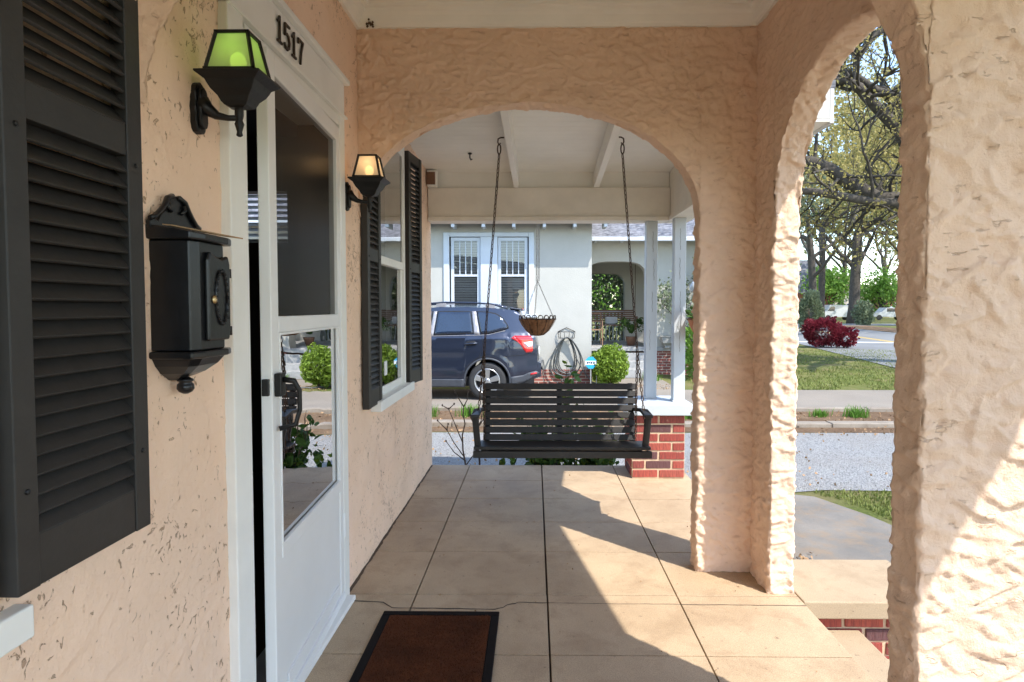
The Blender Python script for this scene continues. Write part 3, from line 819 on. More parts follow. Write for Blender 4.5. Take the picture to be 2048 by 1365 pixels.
# low gable hood over the steps
mb = MB(); prof = [(0.80, 2.295), (2.20, 2.83), (3.46, 2.64)]
for (ya, za), (yb, zb) in zip(prof[:-1], prof[1:]):
    mb.add([(1.162, ya, za), (1.68, ya, za), (1.68, yb, zb), (1.162, yb, zb), (1.162, ya, za + .1), (1.68, ya, za + .1), (1.68, yb, zb + .1), (1.162, yb, zb + .1)],
           [(3, 2, 1, 0), (4, 5, 6, 7), (0, 1, 5, 4), (1, 2, 6, 5), (2, 3, 7, 6), (3, 0, 4, 7)])
mb.build('entry_hood', 'gable_board', house)

# arches: heavy stucco, every edge worn
TH = Trowel(11, 6500, (.020, .085), (.010, .034), .0080, 900, (.006, .02), .004)
def arch_wall(name, fp, l0, o0, o1, r1, zs_, rise, ztop, t, step, amp, zb=-0.02):
    """wall in (u,z) from l0 to r1 with an elliptical opening o0..o1; fp(u,z,d) -> point, d = 0..t through the wall"""
    mb = MB(); cx = (o0 + o1) / 2; hw = (o1 - o0) / 2
    half = [0.0]                      # angles from the springing to the crown, never thinner than a sliver
    while half[-1] < math.pi / 2:
        a = half[-1]
        while hw * (math.cos(half[-1]) - math.cos(a)) < step * .3 or math.hypot(hw * (math.cos(half[-1]) - math.cos(a)), rise * (math.sin(a) - math.sin(half[-1]))) < step: a += .001
        half.append(a)
    half = [h_ * (math.pi / 2) / half[-1] for h_ in half]
    th = half + [math.pi - h_ for h_ in reversed(half[:-1])]; n = len(th)
    us = [cx - hw * math.cos(a) for a in th]; za = [zs_ + rise * math.sin(a) for a in th]
    m = int((ztop - zs_ - rise * .3) / step); nd = max(3, int(t / step) + 1); ds = np.linspace(0, t, nd)
    for d in (0, t):
        o = len(mb.v)
        for u, z0 in zip(us, za):
            for k in range(m + 1): mb.v.append(tuple(fp(u, z0 + (ztop - z0) * k / m, d)))
        for i in range(n - 1):
            for k in range(m):
                mb.f.append((o + i * (m + 1) + k, o + (i + 1) * (m + 1) + k, o + (i + 1) * (m + 1) + k + 1, o + i * (m + 1) + k + 1))
    o = len(mb.v)
    for u, z0 in zip(us, za):
        for d in ds: mb.v.append(tuple(fp(u, z0, d)))
    for i in range(n - 1):
        for k in range(nd - 1): mb.f.append((o + i * nd + k, o + (i + 1) * nd + k, o + (i + 1) * nd + k + 1, o + i * nd + k + 1))
    for a, b in ((l0, o0), (o1, r1)):
        if abs(b - a) < 0.01: continue
        uu = lin(a, b, step); inner = b if a == l0 else a; outer = a if a == l0 else b
        zl = lin(zb, zs_, step)
        zt = [zs_ + (ztop - zs_) * k / m for k in range(m + 1)]
        for d in (0, t):
            grid_add(mb, lambda u, z: fp(u, z, d), uu, zl)
            grid_add(mb, lambda u, z: fp(u, z, d), uu, zt)
        grid_add(mb, lambda d, z: fp(inner, z, d), ds, zl)
        grid_add(mb, lambda d, z: fp(outer, z, d), ds, zl); grid_add(mb, lambda d, z: fp(outer, z, d), ds, zt)
    def rough(P, Nn):
        edge = sst(.97, .80, np.abs(Nn).max(1)) if False else (np.abs(Nn).max(1) < .93)
        return TH.at(P, Nn) * amp + gentle(P, .006) + .0016 * vn(P * 70) - edge * (.004 + .006 * np.clip(vn(P * 22 + 4) + .5 * vn(P * 55), 0, 1))
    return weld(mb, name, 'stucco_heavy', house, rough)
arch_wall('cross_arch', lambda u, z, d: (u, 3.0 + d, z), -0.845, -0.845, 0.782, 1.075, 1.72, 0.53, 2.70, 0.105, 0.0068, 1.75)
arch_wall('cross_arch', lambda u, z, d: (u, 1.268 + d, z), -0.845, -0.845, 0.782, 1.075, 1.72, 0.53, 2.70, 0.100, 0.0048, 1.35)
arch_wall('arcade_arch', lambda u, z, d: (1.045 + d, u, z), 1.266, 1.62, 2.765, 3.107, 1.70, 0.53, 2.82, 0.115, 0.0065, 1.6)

# door frame
mb_args = dict(bevel=0.004)
MB().box(XW - .03, -0.818, 1.685, 1.775, -0.01, 2.105).build('door_casing', 'white_paint', house, **mb_args)
MB().box(XW - .03, -0.826, 1.776, 1.805, -0.01, 2.075).build('door_stop', 'white_paint', house, **mb_args)
MB().box(XW - .16, -0.846, 1.776, 1.800, -0.01, 2.075).build('door_jamb', 'white_paint', house)
MB().box(XW - .03, -0.826, 2.665, 2.735, -0.01, 2.105).build('door_casing', 'white_paint', house, **mb_args)
MB().box(XW - .03, -0.826, 1.685, 2.735, 2.106, 2.245).build('door_header', 'white_paint', house, **mb_args)
MB().box(XW - .03, -0.806, 1.665, 2.755, 2.246, 2.268).build('header_cap', 'white_paint', house, **mb_args)
MB().box(XW - .03, -0.812, 1.685, 2.735, 2.095, 2.105).build('header_bead', 'white_paint', house, bevel=0.002)
MB().box(XW - .16, -0.828, 1.806, 2.664, 2.052, 2.094).build('door_head', 'white_paint', house, **mb_args)
MB().box(XW - .16, -0.79, 1.776, 2.70, -0.02, 0.018).build('threshold', 'white_paint', house, **mb_args)
# windows of the house front
def house_window(y0, y1, z0, z1):
    w = MB().box(XW - .10, XW + .020, y0, y0 + .028, z0, z1).box(XW - .10, XW + .020, y1 - .028, y1, z0, z1).box(XW - .10, XW + .020, y0 + .028, y1 - .028, z1 - .04, z1).build('window', 'white_paint', house, bevel=0.003)
    ov = .10 if y0 > 2 else .06
    MB().box(XW - .10, XW + (.055 if y0 > 2 else .030), y0 - ov, y1 + ov, z0 - .055, z0).build('sill', 'white_paint', w, bevel=0.004)
    zm = (z0 + z1) / 2 - .03
    for za, zb, xx in ((zm, z1 - .04, XW + .016), (z0, zm + .035, XW + .002)):
        a, b = y0 + .029, y1 - .029
        s = MB().box(xx - .012, xx, a, a + .025, za, zb).box(xx - .012, xx, b - .025, b, za, zb).box(xx - .012, xx, a + .025, b - .025, za, za + .045).box(xx - .012, xx, a + .025, b - .025, zb - .035, zb).build('sash', 'white_paint', w, bevel=0.002)
        MB().add([(xx - .006, a + .026, za + .046), (xx - .006, b - .026, za + .046), (xx - .006, b - .026, zb - .036), (xx - .006, a + .026, zb - .036)], [(0, 1, 2, 3)]).build('pane', 'window_glass', w, fix=False)
    return w
w2 = house_window(*WIN2); house_window(*WIN1)
MB().box(XW - .0035, XW - .0015, 3.50, 3.56, .90, .98).build('sticker', 'sign_white', w2)
# ================================================================== things on the porch
def shutter(name, label, loc, rz, width, z0, z1, rail, group):
    """hung flat: local x along the wall, local y out of the wall"""
    t = thing(name, label, 'shutter', loc, rz, group)
    T = 0.032; st = 0.045
    def part(n, x0, x1, a, b, y0=0.0, y1=T): return MB().box(x0, x1, y0, y1, a, b).build(n, 'shutter_paint', t, 0.0022, world=False)
    part('stile', 0, st, 0, z1 - z0); part('stile', width - st, width, 0, z1 - z0)
    rb, rt = 0.085, 0.06
    part('rail', st, width - st, 0, rb, .003, T - .003); part('rail', st, width - st, z1 - z0 - rt, z1 - z0, .003, T - .003)
    part('rail', st, width - st, rail - z0 - .03, rail - z0 + .03, .003, T - .003)
    for sx_ in (st / 2, width - st / 2):
        for sz_ in (.16, (z1 - z0) / 2, z1 - z0 - .12): MB().lathe([(.001, 0), (.005, .0005), (.004, .003), (.001, .004)], 8, Matrix.Translation((sx_, T, sz_)) @ Matrix.Rotation(R(-90), 4, 'X')).build('screw', 'iron_black', t, world=False)
    me = None; pitch = 0.0305
    for a, b in ((rb, rail - z0 - .03), (rail - z0 + .03, z1 - z0 - rt)):
        n = int((b - a) / pitch); p = (b - a) / n
        for k in range(n):
            if me is None:
                m = MB()
                m.box(st - .004, width - st + .004, -.0215, .0215, -.0035, .0035, Matrix.Translation((0, T / 2 - .002, 0)) @ Matrix.Rotation(R(-52), 4, 'X'))
                o = m.build('louver', 'shutter_paint', t, 0.002, world=False); me = o.data
            else:
                o = link('louver', me, 'shutter_paint', t, 0.0015, world=False)
            o.location = (0, 0, a + p * (k + .5)); o.rotation_euler = (rnd.uniform(-.02, .02), rnd.uniform(-.003, .003), 0)
    return t
HP = -math.pi / 2     # local +x -> world -y, local +y -> world +x
shutter('window_shutter', 'black louvered shutter beside the black mailbox', (XW + .012, 1.278, .83), HP, .335, .83, 2.30, 1.61, 'black window shutters')
shutter('window_shutter', 'black louvered shutter between the frosted wall lantern and the window', (XW + .006, 3.283, .785), HP, .265, .785, 2.285, 1.545, 'black window shutters')
shutter('window_shutter', 'black louvered shutter on the far side of the window, tilted off the wall', (XW + .040, 4.295, .785), HP - R(7), .275, .785, 2.285, 1.545, 'black window shutters')

# storm door, standing ajar on its far hinges
door = thing('storm_door', 'white storm door ajar with dark screen above and glass below', 'door', (-0.862, 2.662, 0.02), HP + R(3.4))
# local x: from the hinge towards the latch edge, local y: out of the house
DW, DH, DT = 0.828, 2.02, 0.034
def dpart(n, x0, x1, z0, z1, y0=0, y1=DT, mat='door_white', bv=.003, parent=None): return MB().box(x0, x1, y0, y1, z0, z1).build(n, mat, parent or door, bv, world=False)
dpart('hinge_stile', 0, .052, 0, DH); dpart('latch_stile', DW - .062, DW, 0, DH)
dpart('top_rail', .052, DW - .062, DH - .062, DH); dpart('middle_rail', .052, DW - .062, 1.185, 1.235)
dpart('lower_panel', .052, DW - .062, .03, .50, .004, DT - .004)
dpart('panel_rail', .052, DW - .062, .485, .525, 0, DT + .002); dpart('kick_plate', .09, DW - .10, .07, .10, DT - .004, DT + .003)
dpart('bottom_sweep', 0, DW, -.012, .03, -.001, DT + .004)
def pane(n, x0, x1, z0, z1, y, mat): return MB().add([(x0, y, z0), (x1, y, z0), (x1, y, z1), (x0, y, z1)], [(0, 1, 2, 3)]).build(n, mat, door, fix=False, world=False)
pane('glass', .053, DW - .063, .526, 1.184, DT * .6, 'door_glass'); pane('screen', .053, DW - .063, 1.236, DH - .063, DT * .6, 'screen_mesh')
mb = MB()
for a, b, c, d in ((.052, .060, .525, 1.185), (DW - .070, DW - .062, .525, 1.185)): mb.box(a, b, DT * .7, DT + .003, c, d)
for z in (.525, 1.177): mb.box(.060, DW - .070, DT * .7, DT + .003, z, z + .008)
mb.build('glazing_bead', 'door_white', door, .0015, world=False)
for zz in (.32, 1.02, 1.62): MB().tube([(-.004, DT, zz - .05), (-.004, DT, zz + .05)], .007, 8).build('hinge', 'door_white', door, world=False)
hb = MB().box(DW - .054, DW - .012, DT, DT + .022, .995, 1.065).build('handle_plate', 'iron_black', door, .004, world=False)
MB().tube([(DW - .033, DT + .02, 1.045), (DW - .040, DT + .050, 1.04), (DW - .052, DT + .062, 1.01), (DW - .054, DT + .062, .95), (DW - .050, DT + .050, .905), (DW - .033, DT + .006, .895)], [.009, .009, .008, .0075, .008, .008], 10).build('handle_pull', 'iron_black', hb, smooth=True, world=False)
MB().box(DW - .002, DW + .012, .006, .026, 1.0, 1.05).build('latch', 'iron_black', door, .002, world=False)

# house number on the door header
num = thing('house_number', 'dark metal house number 1517 on the white door header', 'number', (-0.826, 2.14, 2.135))
FONT = {
 '1': [[(.10, .80), (.27, 1.0), (.27, 0)], [(.08, 0), (.46, 0)]],
 '5': [[(.55, 1.0), (.12, 1.0), (.09, .56), (.28, .63), (.46, .57), (.56, .36), (.50, .12), (.32, 0), (.14, .03), (.04, .15)]],
 '7': [[(.04, .84), (.04, .99), (.58, .99), (.36, .50), (.26, 0)]],
}
hgt = .078; y = 2.012
for ch in '1517':
    mb = MB()
    for st in FONT[ch]:
        for (a, b), (c, d) in zip(st[:-1], st[1:]):
            p = Vector((0, a * hgt, b * hgt)); q = Vector((0, c * hgt, d * hgt)); e = (q - p).normalized() * .004
            mb.bar(p - e, q + e, .0075, .0080, (0, -(q - p).z, (q - p).y))
    o = mb.build('digit', 'digit_metal', num, .0015, world=False); o.location = (.006, y - 2.14, 0)
    y += .058 if ch == '1' else .062

# wall lanterns
def lantern(label, loc, glassm, bulbm, lcol, le):
    t = thing('wall_lantern', label, 'lantern', loc, 0, 'lanterns either side of the door')
    # local x out of the wall
    plate = MB()
    prof = [(-.075, .0), (-.070, .018), (-.062, .026), (-.045, .032), (-.02, .030), (.0, .034), (.02, .030), (.045, .032), (.062, .026), (.070, .018), (.078, .0)]
    poly = [(b, a) for a, b in prof] + [(-b, a) for a, b in reversed(prof[1:-1])]
    plate.prism(poly, -.006, .012, lambda a, b, d: (d, a, b)); plate.prism([(a * .7, b * .8) for a, b in poly], .012, .022, lambda a, b, d: (d, a, b))
    plate.build('wall_plate', 'iron_black', t, .003, world=False)
    MB().tube([(.012, 0, .012), (.03, 0, -.002), (.055, 0, -.020), (.085, 0, -.027), (.115, 0, -.027)], [.030, .019, .012, .009, .009], 10).build('arm', 'iron_black', t, smooth=True, world=False)
    cx = .115
    M = Matrix.Translation((cx, 0, 0))
    MB().lathe([(.004, -.082), (.009, -.078), (.007, -.068), (.010, -.056), (.013, -.045), (.009, -.034), (.012, -.02), (.012, 0.0), (.016, .002)], 12, M).build('finial', 'iron_black', t, smooth=True, world=False)
    MB().lathe([(.016, 0.0), (.030, .006), (.036, .014), (.042, .028), (.055, .044), (.062, .058), (.066, .068), (.078, .078), (.086, .084), (.086, .090), (.066, .092)], 4, M, True).build('cup', 'iron_black', t, .002, world=False)
    z0, z1, w0, w1 = .093, .208, .064, .042
    mb = MB()
    for sx in (-1, 1):
        for sy in (-1, 1): mb.bar((cx + sx * w0, sy * w0, z0), (cx + sx * w1, sy * w1, z1), .008, .008, (sx, sy, 0))
    for z, w in ((z0, w0), (z1 - .003, w1)):
        for s in (-1, 1):
            mb.box(cx - w - .004, cx + w + .004, s * w - .004, s * w + .004, z - .001, z + .008); mb.box(cx + s * w - .004, cx + s * w + .004, -w - .004, w + .004, z - .0005, z + .0075)
    mb.build('cage', 'iron_black', t, world=False)
    for k in range(4):
        A = Matrix.Translation((cx, 0, 0)) @ Matrix.Rotation(k * math.pi / 2, 4, 'Z')
        e = .003
        MB().add([A @ Vector(p) for p in ((w0 - e, -w0 + e, z0 + .006), (w0 - e, w0 - e, z0 + .006), (w1 - e, w1 - e, z1 - .002), (w1 - e, -w1 + e, z1 - .002))], [(0, 1, 2, 3)]).build('glass', glassm, t, fix=False, world=False)
    MB().lathe([(.006, .094), (.010, .100), (.011, .106), (.019, .124), (.022, .138), (.018, .152), (.006, .162)], 14, M).build('bulb', bulbm, t, smooth=True, world=False)
    ld = bpy.data.lights.new('lantern_light', 'POINT'); ld.energy = le; ld.color = lcol; ld.shadow_soft_size = .03
    lo = bpy.data.objects.new('lantern_light', ld); C.objects.link(lo); lo.parent = t; lo.location = (cx, 0, .175)
    t.scale = (.92, .76, .84)
    return t
lantern('black wall lantern with glowing green glass above the mailbox', (XW + .004, 1.565, 1.775), 'glass_green', 'bulb_green', (.55, 1, .15), .02)
lantern('black wall lantern with frosted glass and warm bulb beside the arch', (XW + .004, 2.79, 1.775), 'glass_frost', 'bulb_warm', (1, .62, .28), .05)

# mailbox
mail = thing('mailbox', 'ornate black wall mailbox with crest, hinged door and drop finial', 'mailbox', (XW, 1.46, 1.09))
def mw(x, y, z): return (XW + x, y, z)
Y0, Y1, D = 1.362, 1.522, .086
MB().prism([(0, Y0), (D, Y0 + .006), (D + .010, Y0 + .03), (D + .012, Y1 - .03), (D, Y1 - .004), (0, Y1)], 1.185, 1.430, lambda a, b, d: mw(a, b, d)).build('body', 'mail_black', mail, .003)
MB().prism([(0, Y0 - .012), (D + .012, Y0 - .010), (D + .024, Y0 + .03), (D + .026, Y1 - .03), (D + .014, Y1 + .010), (0, Y1 + .012)], 1.432, 1.446, lambda a, b, d: mw(a, b, d + (0.018 * (1 - a / .12) if d > 1.44 else -.001))).build('lid', 'mail_black', mail, .004)
MB().prism([(0, Y0 - .010), (D + .010, Y0 - .008), (D + .020, Y0 + .03), (D + .022, Y1 - .03), (D + .010, Y1 + .008), (0, Y1 + .010)], 1.168, 1.184, lambda a, b, d: mw(a, b, d)).build('base_rim', 'mail_black', mail, .004)
def ring(s, z, ym=(Y0 + Y1) / 2): return [mw(a * s, ym + (b - ym) * s, z) for a, b in [(0, Y0), (D, Y0 + .004), (D + .012, Y0 + .03), (D + .012, Y1 - .03), (D, Y1), (0, Y1)]]
mb = MB(); rs = [(1.0, 1.168), (.86, 1.150), (.62, 1.132), (.34, 1.120), (.22, 1.114)]
for s_, z in rs: mb.v += ring(s_, z)
for i in range(len(rs) - 1):
    for j in range(6): mb.f.append((i * 6 + j, i * 6 + (j + 1) % 6, (i + 1) * 6 + (j + 1) % 6, (i + 1) * 6 + j))
mb.f.append(tuple(range(6))); mb.f.append(tuple(range(24, 30))); mb.build('base', 'mail_black', mail, .002)
MB().lathe([(.010, .034), (.017, .030), (.018, .026), (.013, .023), (.018, .018), (.019, .008), (.015, .001), (.006, -.004)], 14, Matrix.Translation((XW + .03, (Y0 + Y1) / 2, 1.085))).build('drop_finial', 'mail_black', mail, smooth=True)
MB().prism([(Y0 + .045, 1.205), (Y1 - .020, 1.205), (Y1 - .014, 1.24), (Y1 - .014, 1.385), (Y1 - .022, 1.405), (Y1 - .055, 1.395), (Y1 - .085, 1.402), (Y0 + .055, 1.41), (Y0 + .045, 1.39)], D + .010, D + .022, lambda a, b, d: mw(d, a, b)).build('door', 'mail_black', mail, .005)
ov = [((Y0 + Y1) / 2 + .020 + .026 * math.cos(2 * math.pi * k / 24), 1.305 + .062 * math.sin(2 * math.pi * k / 24)) for k in range(24)]
MB().tube([mw(D + .023, a, b) for a, b in ov + ov[:1]], .003, 6).build('wreath', 'mail_black', mail, smooth=True)
mb = MB()
for k in range(24):
    a, b = ov[k]; mb.lathe([(.001, -.004), (.0035, 0), (.001, .005)], 6, Matrix.Translation(mw(D + .026, a, b)))
mb.build('wreath_leaves', 'mail_black', mail, smooth=True)
MB().lathe([(.001, -.003), (.009, 0), (.010, .003), (.002, .006)], 12, Matrix.Translation(mw(D + .022, Y0 + .066, 1.300)) @ Matrix.Rotation(R(90), 4, 'Y')).build('lock', 'brass', mail, smooth=True)
MB().box(XW + D + .021, XW + D + .0245, 1.478, 1.496, 1.254, 1.263).build('pull_slot', 'arch_black', mail)
for zz in (1.225, 1.365): 
    MB().tube([mw(D - .012, Y1 + .012, zz - .011), mw(D - .012, Y1 + .012, zz + .011)], .008, 8).tube([mw(D + .004, Y1 + .010, zz - .011), mw(D + .004, Y1 + .010, zz + .011)], .008, 8).build('hinge', 'mail_black', mail, smooth=True)
# crest: scrolled back plate
cr = [(Y0 - .012, 1.452), (Y0 - .016, 1.474), (Y0 - .002, 1.486), (Y0 + .014, 1.478), (Y0 + .028, 1.500), (Y0 + .052, 1.520), (Y0 + .060, 1.545), (Y0 + .082, 1.556), (Y0 + .101, 1.562), (Y0 + .122, 1.556), (Y0 + .143, 1.545), (Y0 + .151, 1.520), (Y0 + .175, 1.500), (Y0 + .189, 1.478), (Y1 + .002, 1.486), (Y1 + .016, 1.474), (Y1 + .012, 1.452)]
cr = [(a_, 1.452 + (b_ - 1.452) * .82) for a_, b_ in cr]
MB().prism(cr, .004, .014, lambda a, b, d: mw(d, a, b)).build('crest', 'mail_black', mail, .003)
mb = MB()
for s in (-1, 1):
    c = (Y0 + Y1) / 2
    mb.tube([mw(.016, c + s * .012, 1.556), mw(.018, c + s * .036, 1.545), mw(.019, c + s * .046, 1.525), mw(.018, c + s * .062, 1.507), mw(.017, c + s * .082, 1.488), mw(.017, c + s * .098, 1.480)], .0065, 6)
    mb.tube([mw(.017, c + s * .02, 1.51), mw(.018, c + s * .034, 1.52), mw(.018, c + s * .03, 1.535)], .005, 6)
mb.v = [(x_, y_, 1.452 + (z_ - 1.452) * .82) for x_, y_, z_ in mb.v]
mb.build('crest_scroll', 'mail_black', mail, smooth=True)
tag(MB().add([mw(.035, Y0 - .005, 1.461), mw(.055, Y0 - .005, 1.459), mw(.125, Y1 + .018, 1.450), mw(.085, Y1 + .008, 1.455), mw(.035, Y0 - .005, 1.464), mw(.055, Y0 - .005, 1.462), mw(.125, Y1 + .018, 1.453), mw(.085, Y1 + .008, 1.458)],
    [(3, 2, 1, 0), (4, 5, 6, 7), (0, 1, 5, 4), (1, 2, 6, 5), (2, 3, 7, 6), (3, 0, 4, 7)]).build('envelope', 'dry_leaf'), 'brown curled paper lying on the mailbox lid', 'paper')

# doormat
dm = thing('doormat', 'rust brown doormat with black rubber border', 'doormat', (-.39, 2.2, 0))
mb = MB(); x0, x1, y0, y1 = -.634, -.148, 1.76, 2.57
for a, b, c, d in ((x0, x1, y1 - .036, y1), (x0, x1, y0, y0 + .036), (x0, x0 + .034, y0 + .036, y1 - .036), (x1 - .034, x1, y0 + .036, y1 - .036)): mb.box(a, b, c, d, .002, .011)
mb.build('rubber_border', 'mat_rubber', dm, .004)
MB().box(x0 + .035, x1 - .035, y0 + .037, y1 - .037, .002, .009).build('carpet', 'mat_carpet', dm)
r = np.random.default_rng(8); n = 9000
P = np.stack([r.uniform(x0 + .038, x1 - .038, n), r.uniform(y0 + .04, y1 - .04, n), np.full(n, .0085)], 1)
o = blades('pile', P, .007, 'mat_carpet', dm, 9, .0016, .8); o['kind'] = 'stuff'

# ------------------------------------------------------------------ brick pier and posts
pier = thing('brick_pier', 'short red brick pier with white painted cap at porch corner', 'pier', (.927, 4.855, 0))
PX0, PX1, PY0, PY1 = .727, 1.126, 4.66, 5.045
MB().box(PX0 + .004, PX1 - .004, PY0 + .004, PY1 - .004, .001, .484).build('mortar', 'mortar', pier)
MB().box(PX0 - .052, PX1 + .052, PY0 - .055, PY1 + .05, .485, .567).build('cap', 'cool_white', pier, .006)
brick_box(pier, PX0, PX1, PY0, PY1, .004, 7, .0680, .005)
for x, y, lb in ((.872, 4.925, 'white square porch post standing at the back of the pier cap'), (1.052, 4.745, 'white square porch post at the outer edge of the pier cap')):
    t = thing('porch_post', lb, 'post', (x + .045, y + .045, .567), 0, 'white porch posts')
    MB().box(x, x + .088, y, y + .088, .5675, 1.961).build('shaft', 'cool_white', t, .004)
    for zz in (.95, 1.25, 1.5, 1.72):
        px = x + .03 + rnd.uniform(0, .03)
        MB().tube([(px + .0025 * math.sin(k * 2.1), y - .0006, zz + k * .02) for k in range(9)], .0012, 4).build('paint_crack', 'crack_dark', t)
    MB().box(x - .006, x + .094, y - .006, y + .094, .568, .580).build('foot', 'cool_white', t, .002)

# ------------------------------------------------------------------ porch swing
sw = thing('porch_swing', 'dark slatted wooden porch swing hanging from rusty chains', 'swing', (.185, 3.75, .42))
def sp(n, mb, mat='swing_wood', bv=.003, sm=False): return mb.build(n, mat, sw, bv, sm)
cx = .155
FY = 3.585; SW = 1.028
sp('front_rail', MB().box(cx - SW / 2, cx + SW / 2 + .008, FY, FY + .028, .412, .452))
for k in range(6):
    y = FY - .004 + k * .047
    z = .470 - .004 * k
    sp('seat_slat', MB().box(cx - SW / 2 + .004, cx + SW / 2, y, y + .039, z - .009, z + .009))
sp('rear_rail', MB().box(cx - SW / 2 + .02, cx + SW / 2 - .02, 3.855, 3.883, .395, .435))
for sx in (-1, 0, 1):
    x = cx + sx * .455
    sp('seat_support', MB().bar((x, FY + .03, .442), (x, 3.856, .418), .03, .034))
    sp('back_support', MB().bar((x + .0, 3.872, .40), (x + .0, 4.022, .795), .032, .028, (0, 1, 0)))
for k in range(8):
    f = k / 7
    z = .476 + f * .304; y = 3.888 + f * .112
    w = .945 if k < 4 else .980 + (.004 if k > 5 else 0)
    c0 = cx - .005 + .008 * f
    M = Matrix.Translation((c0, y - .016, z)) @ Matrix.Rotation(R(-20), 4, 'X')
    sp('back_slat', MB().box(-w / 2, w / 2, -.008, .008, -.0190, .0190, M))
for s in (-1, 1):
    xa = cx + s * .500
    sp('arm', MB().add([(xa - .024, FY - .01, .648), (xa + .024, FY - .01, .648), (xa + .024, 3.75, .656), (xa + .022 - s * .02, 3.945, .628), (xa - .022 - s * .02, 3.945, .628), (xa - .024, 3.75, .656),
                        (xa - .024, FY - .01, .666), (xa + .024, FY - .01, .666), (xa + .024, 3.75, .674), (xa + .022 - s * .02, 3.945, .650), (xa - .022 - s * .02, 3.945, .650), (xa - .024, 3.75, .674)],
                       [(0, 1, 2, 3, 4, 5), (11, 10, 9, 8, 7, 6)] + [(i, (i + 1) % 6, (i + 1) % 6 + 6, i + 6) for i in range(6)]))
    sp('arm_post', MB().bar((xa - s * .012, FY + .045, .452), (xa + s * .004, FY + .03, .646), .036, .024, (0, 1, 0)))
    hx = -.215 if s < 0 else .522
    hk = (hx, 3.78, 2.285)
    spl = (cx + s * .462, 3.77, 1.02)
    mb = MB(); chain(mb, (hx, 3.78, 2.20), spl); sp('chain', mb, 'chain_rust', 0, True)
    for e in ((xa + s * .008, FY + .055, .44), (xa - s * .03, 3.865, .45)):
        mb = MB(); chain(mb, spl, e); sp('chain', mb, 'chain_rust', 0, True)
    # hook screwed into the rafter side
    mb = MB()
    rx = hx + (.030 if s < 0 else -.022)
    mb.tube([(rx, 3.78, 2.30), (hx + (.01 if s < 0 else -.008), 3.78, 2.30), (hx - s * -.006, 3.78, 2.292), (hx + s * .008, 3.78, 2.272), (hx, 3.78, 2.258), (hx - s * .008, 3.78, 2.268)], .0045, 7)
    mb.tube([(hx + .010 * math.cos(k * math.pi / 5), 3.78, 2.231 + .030 * math.sin(k * math.pi / 5)) for k in range(11)], .0042, 7)
    sp('hook', mb, 'chain_rust', 0, True)
nest = MB()
for k in range(14): nest.lathe([(.001, -.006), (.006, 0), (.001, .007)], 6, Matrix.Translation((-.775 + rnd.gauss(0, .010), 2.972 + rnd.gauss(0, .004), 2.614 + rnd.gauss(0, .009))))
tag(nest.build('wasp_nest', 'stain_dark', None, smooth=True), 'small dark mud nest stuck below the crown moulding in the corner', 'nest')
mb = MB(); mb.lathe([(.012, 0), (.016, .004), (.012, .010)], 10, Matrix.Translation((-.46, 4.45, zc(4.45) - .010)))
mb.tube([(-.46, 4.45, zc(4.45) - .008), (-.46, 4.45, zc(4.45) - .035), (-.452, 4.45, zc(4.45) - .05), (-.444, 4.45, zc(4.45) - .042)], .005, 7)
tag(mb.build('ceiling_hook', 'iron_black', None, smooth=True), 'small black hook screwed into the white boarded ceiling', 'hook')
MB().box(-.838, -.772, 4.852, 4.858, 2.235, 2.33).build('corner_gap', 'wood_brown', house)
# ------------------------------------------------------------------ hanging baskets
def basket(label, x, y, ztop, zrim, rad, depth, mat, chmat, curls=True):
    t = thing('hanging_basket', label, 'basket', (x, y, zrim - depth), 0, 'hanging baskets')
    prof = [(.12, 0), (.35, .05), (.62, .30), (.86, .68), (1.0, 1.0), (1.04, 1.03), (.96, 1.0), (.80, .74)]
    M = Matrix.Translation((x, y, zrim - depth))
    mb = MB().lathe([(a * rad, b * depth) for a, b in prof], 28, M)
    r = np.random.default_rng(2); V = np.array(mb.v); V += (vn(V * 45)[:, None] * .006) * np.array([1, 1, .6]); mb.v = [tuple(p) for p in V]
    mb.build('liner', mat, t, smooth=True)
    mb = MB()
    if curls:
        for k in range(18):
            a = 2 * math.pi * k / 18; c = Vector((x + rad * math.cos(a), y + rad * math.sin(a), zrim + .012)); tn = Vector((-math.sin(a), math.cos(a), 0))
            mb.tube([c + tn * (.020 * math.cos(q)) + Vector((0, 0, .020 * math.sin(q))) for q in np.linspace(-.6, 3.8, 9)], .0028, 5)
        for k in range(12):
            a = 2 * math.pi * k / 12
            mb.tube([(x + rad * pr * 1.03 * math.cos(a), y + rad * pr * 1.03 * math.sin(a), zrim - depth + pz * depth) for pr, pz in prof[:5]], .0022, 4)
    mb.tube([(x + rad * 1.03 * math.cos(q), y + rad * 1.03 * math.sin(q), zrim) for q in np.linspace(0, 2 * math.pi, 29)], .0035, 5)
    mb.build('wire_frame', 'chain_rust', t, smooth=True)
    zj = ztop - (ztop - zrim) * .62
    mb = MB(); chain(mb, (x - .006, y, ztop), (x - .006, y, zj), .030, .017, .0022); chain(mb, (x + .012, y + .01, ztop), (x + .012, y + .01, zj), .030, .017, .0022); mb.build('chain', chmat, t, smooth=True)
    for k in range(3):
        a = 2 * math.pi * k / 3 + .35
        mb = MB(); chain(mb, (x, y, zj), (x + rad * math.cos(a), y + rad * math.sin(a), zrim), .024, .012, .0016); mb.build('chain', chmat, t, smooth=True)
    return t
basket('wide wire basket with rusty coconut liner hanging from the end beam', .02, 5.13, 2.02, 1.19, .148, .135, 'coco', 'chain_pale')
b2 = basket('terracotta coloured hanging basket with one red flower', 1.235, 4.62, 1.99, 1.20, .105, .15, 'terracotta', 'chain_pale', False)
fl = MB()
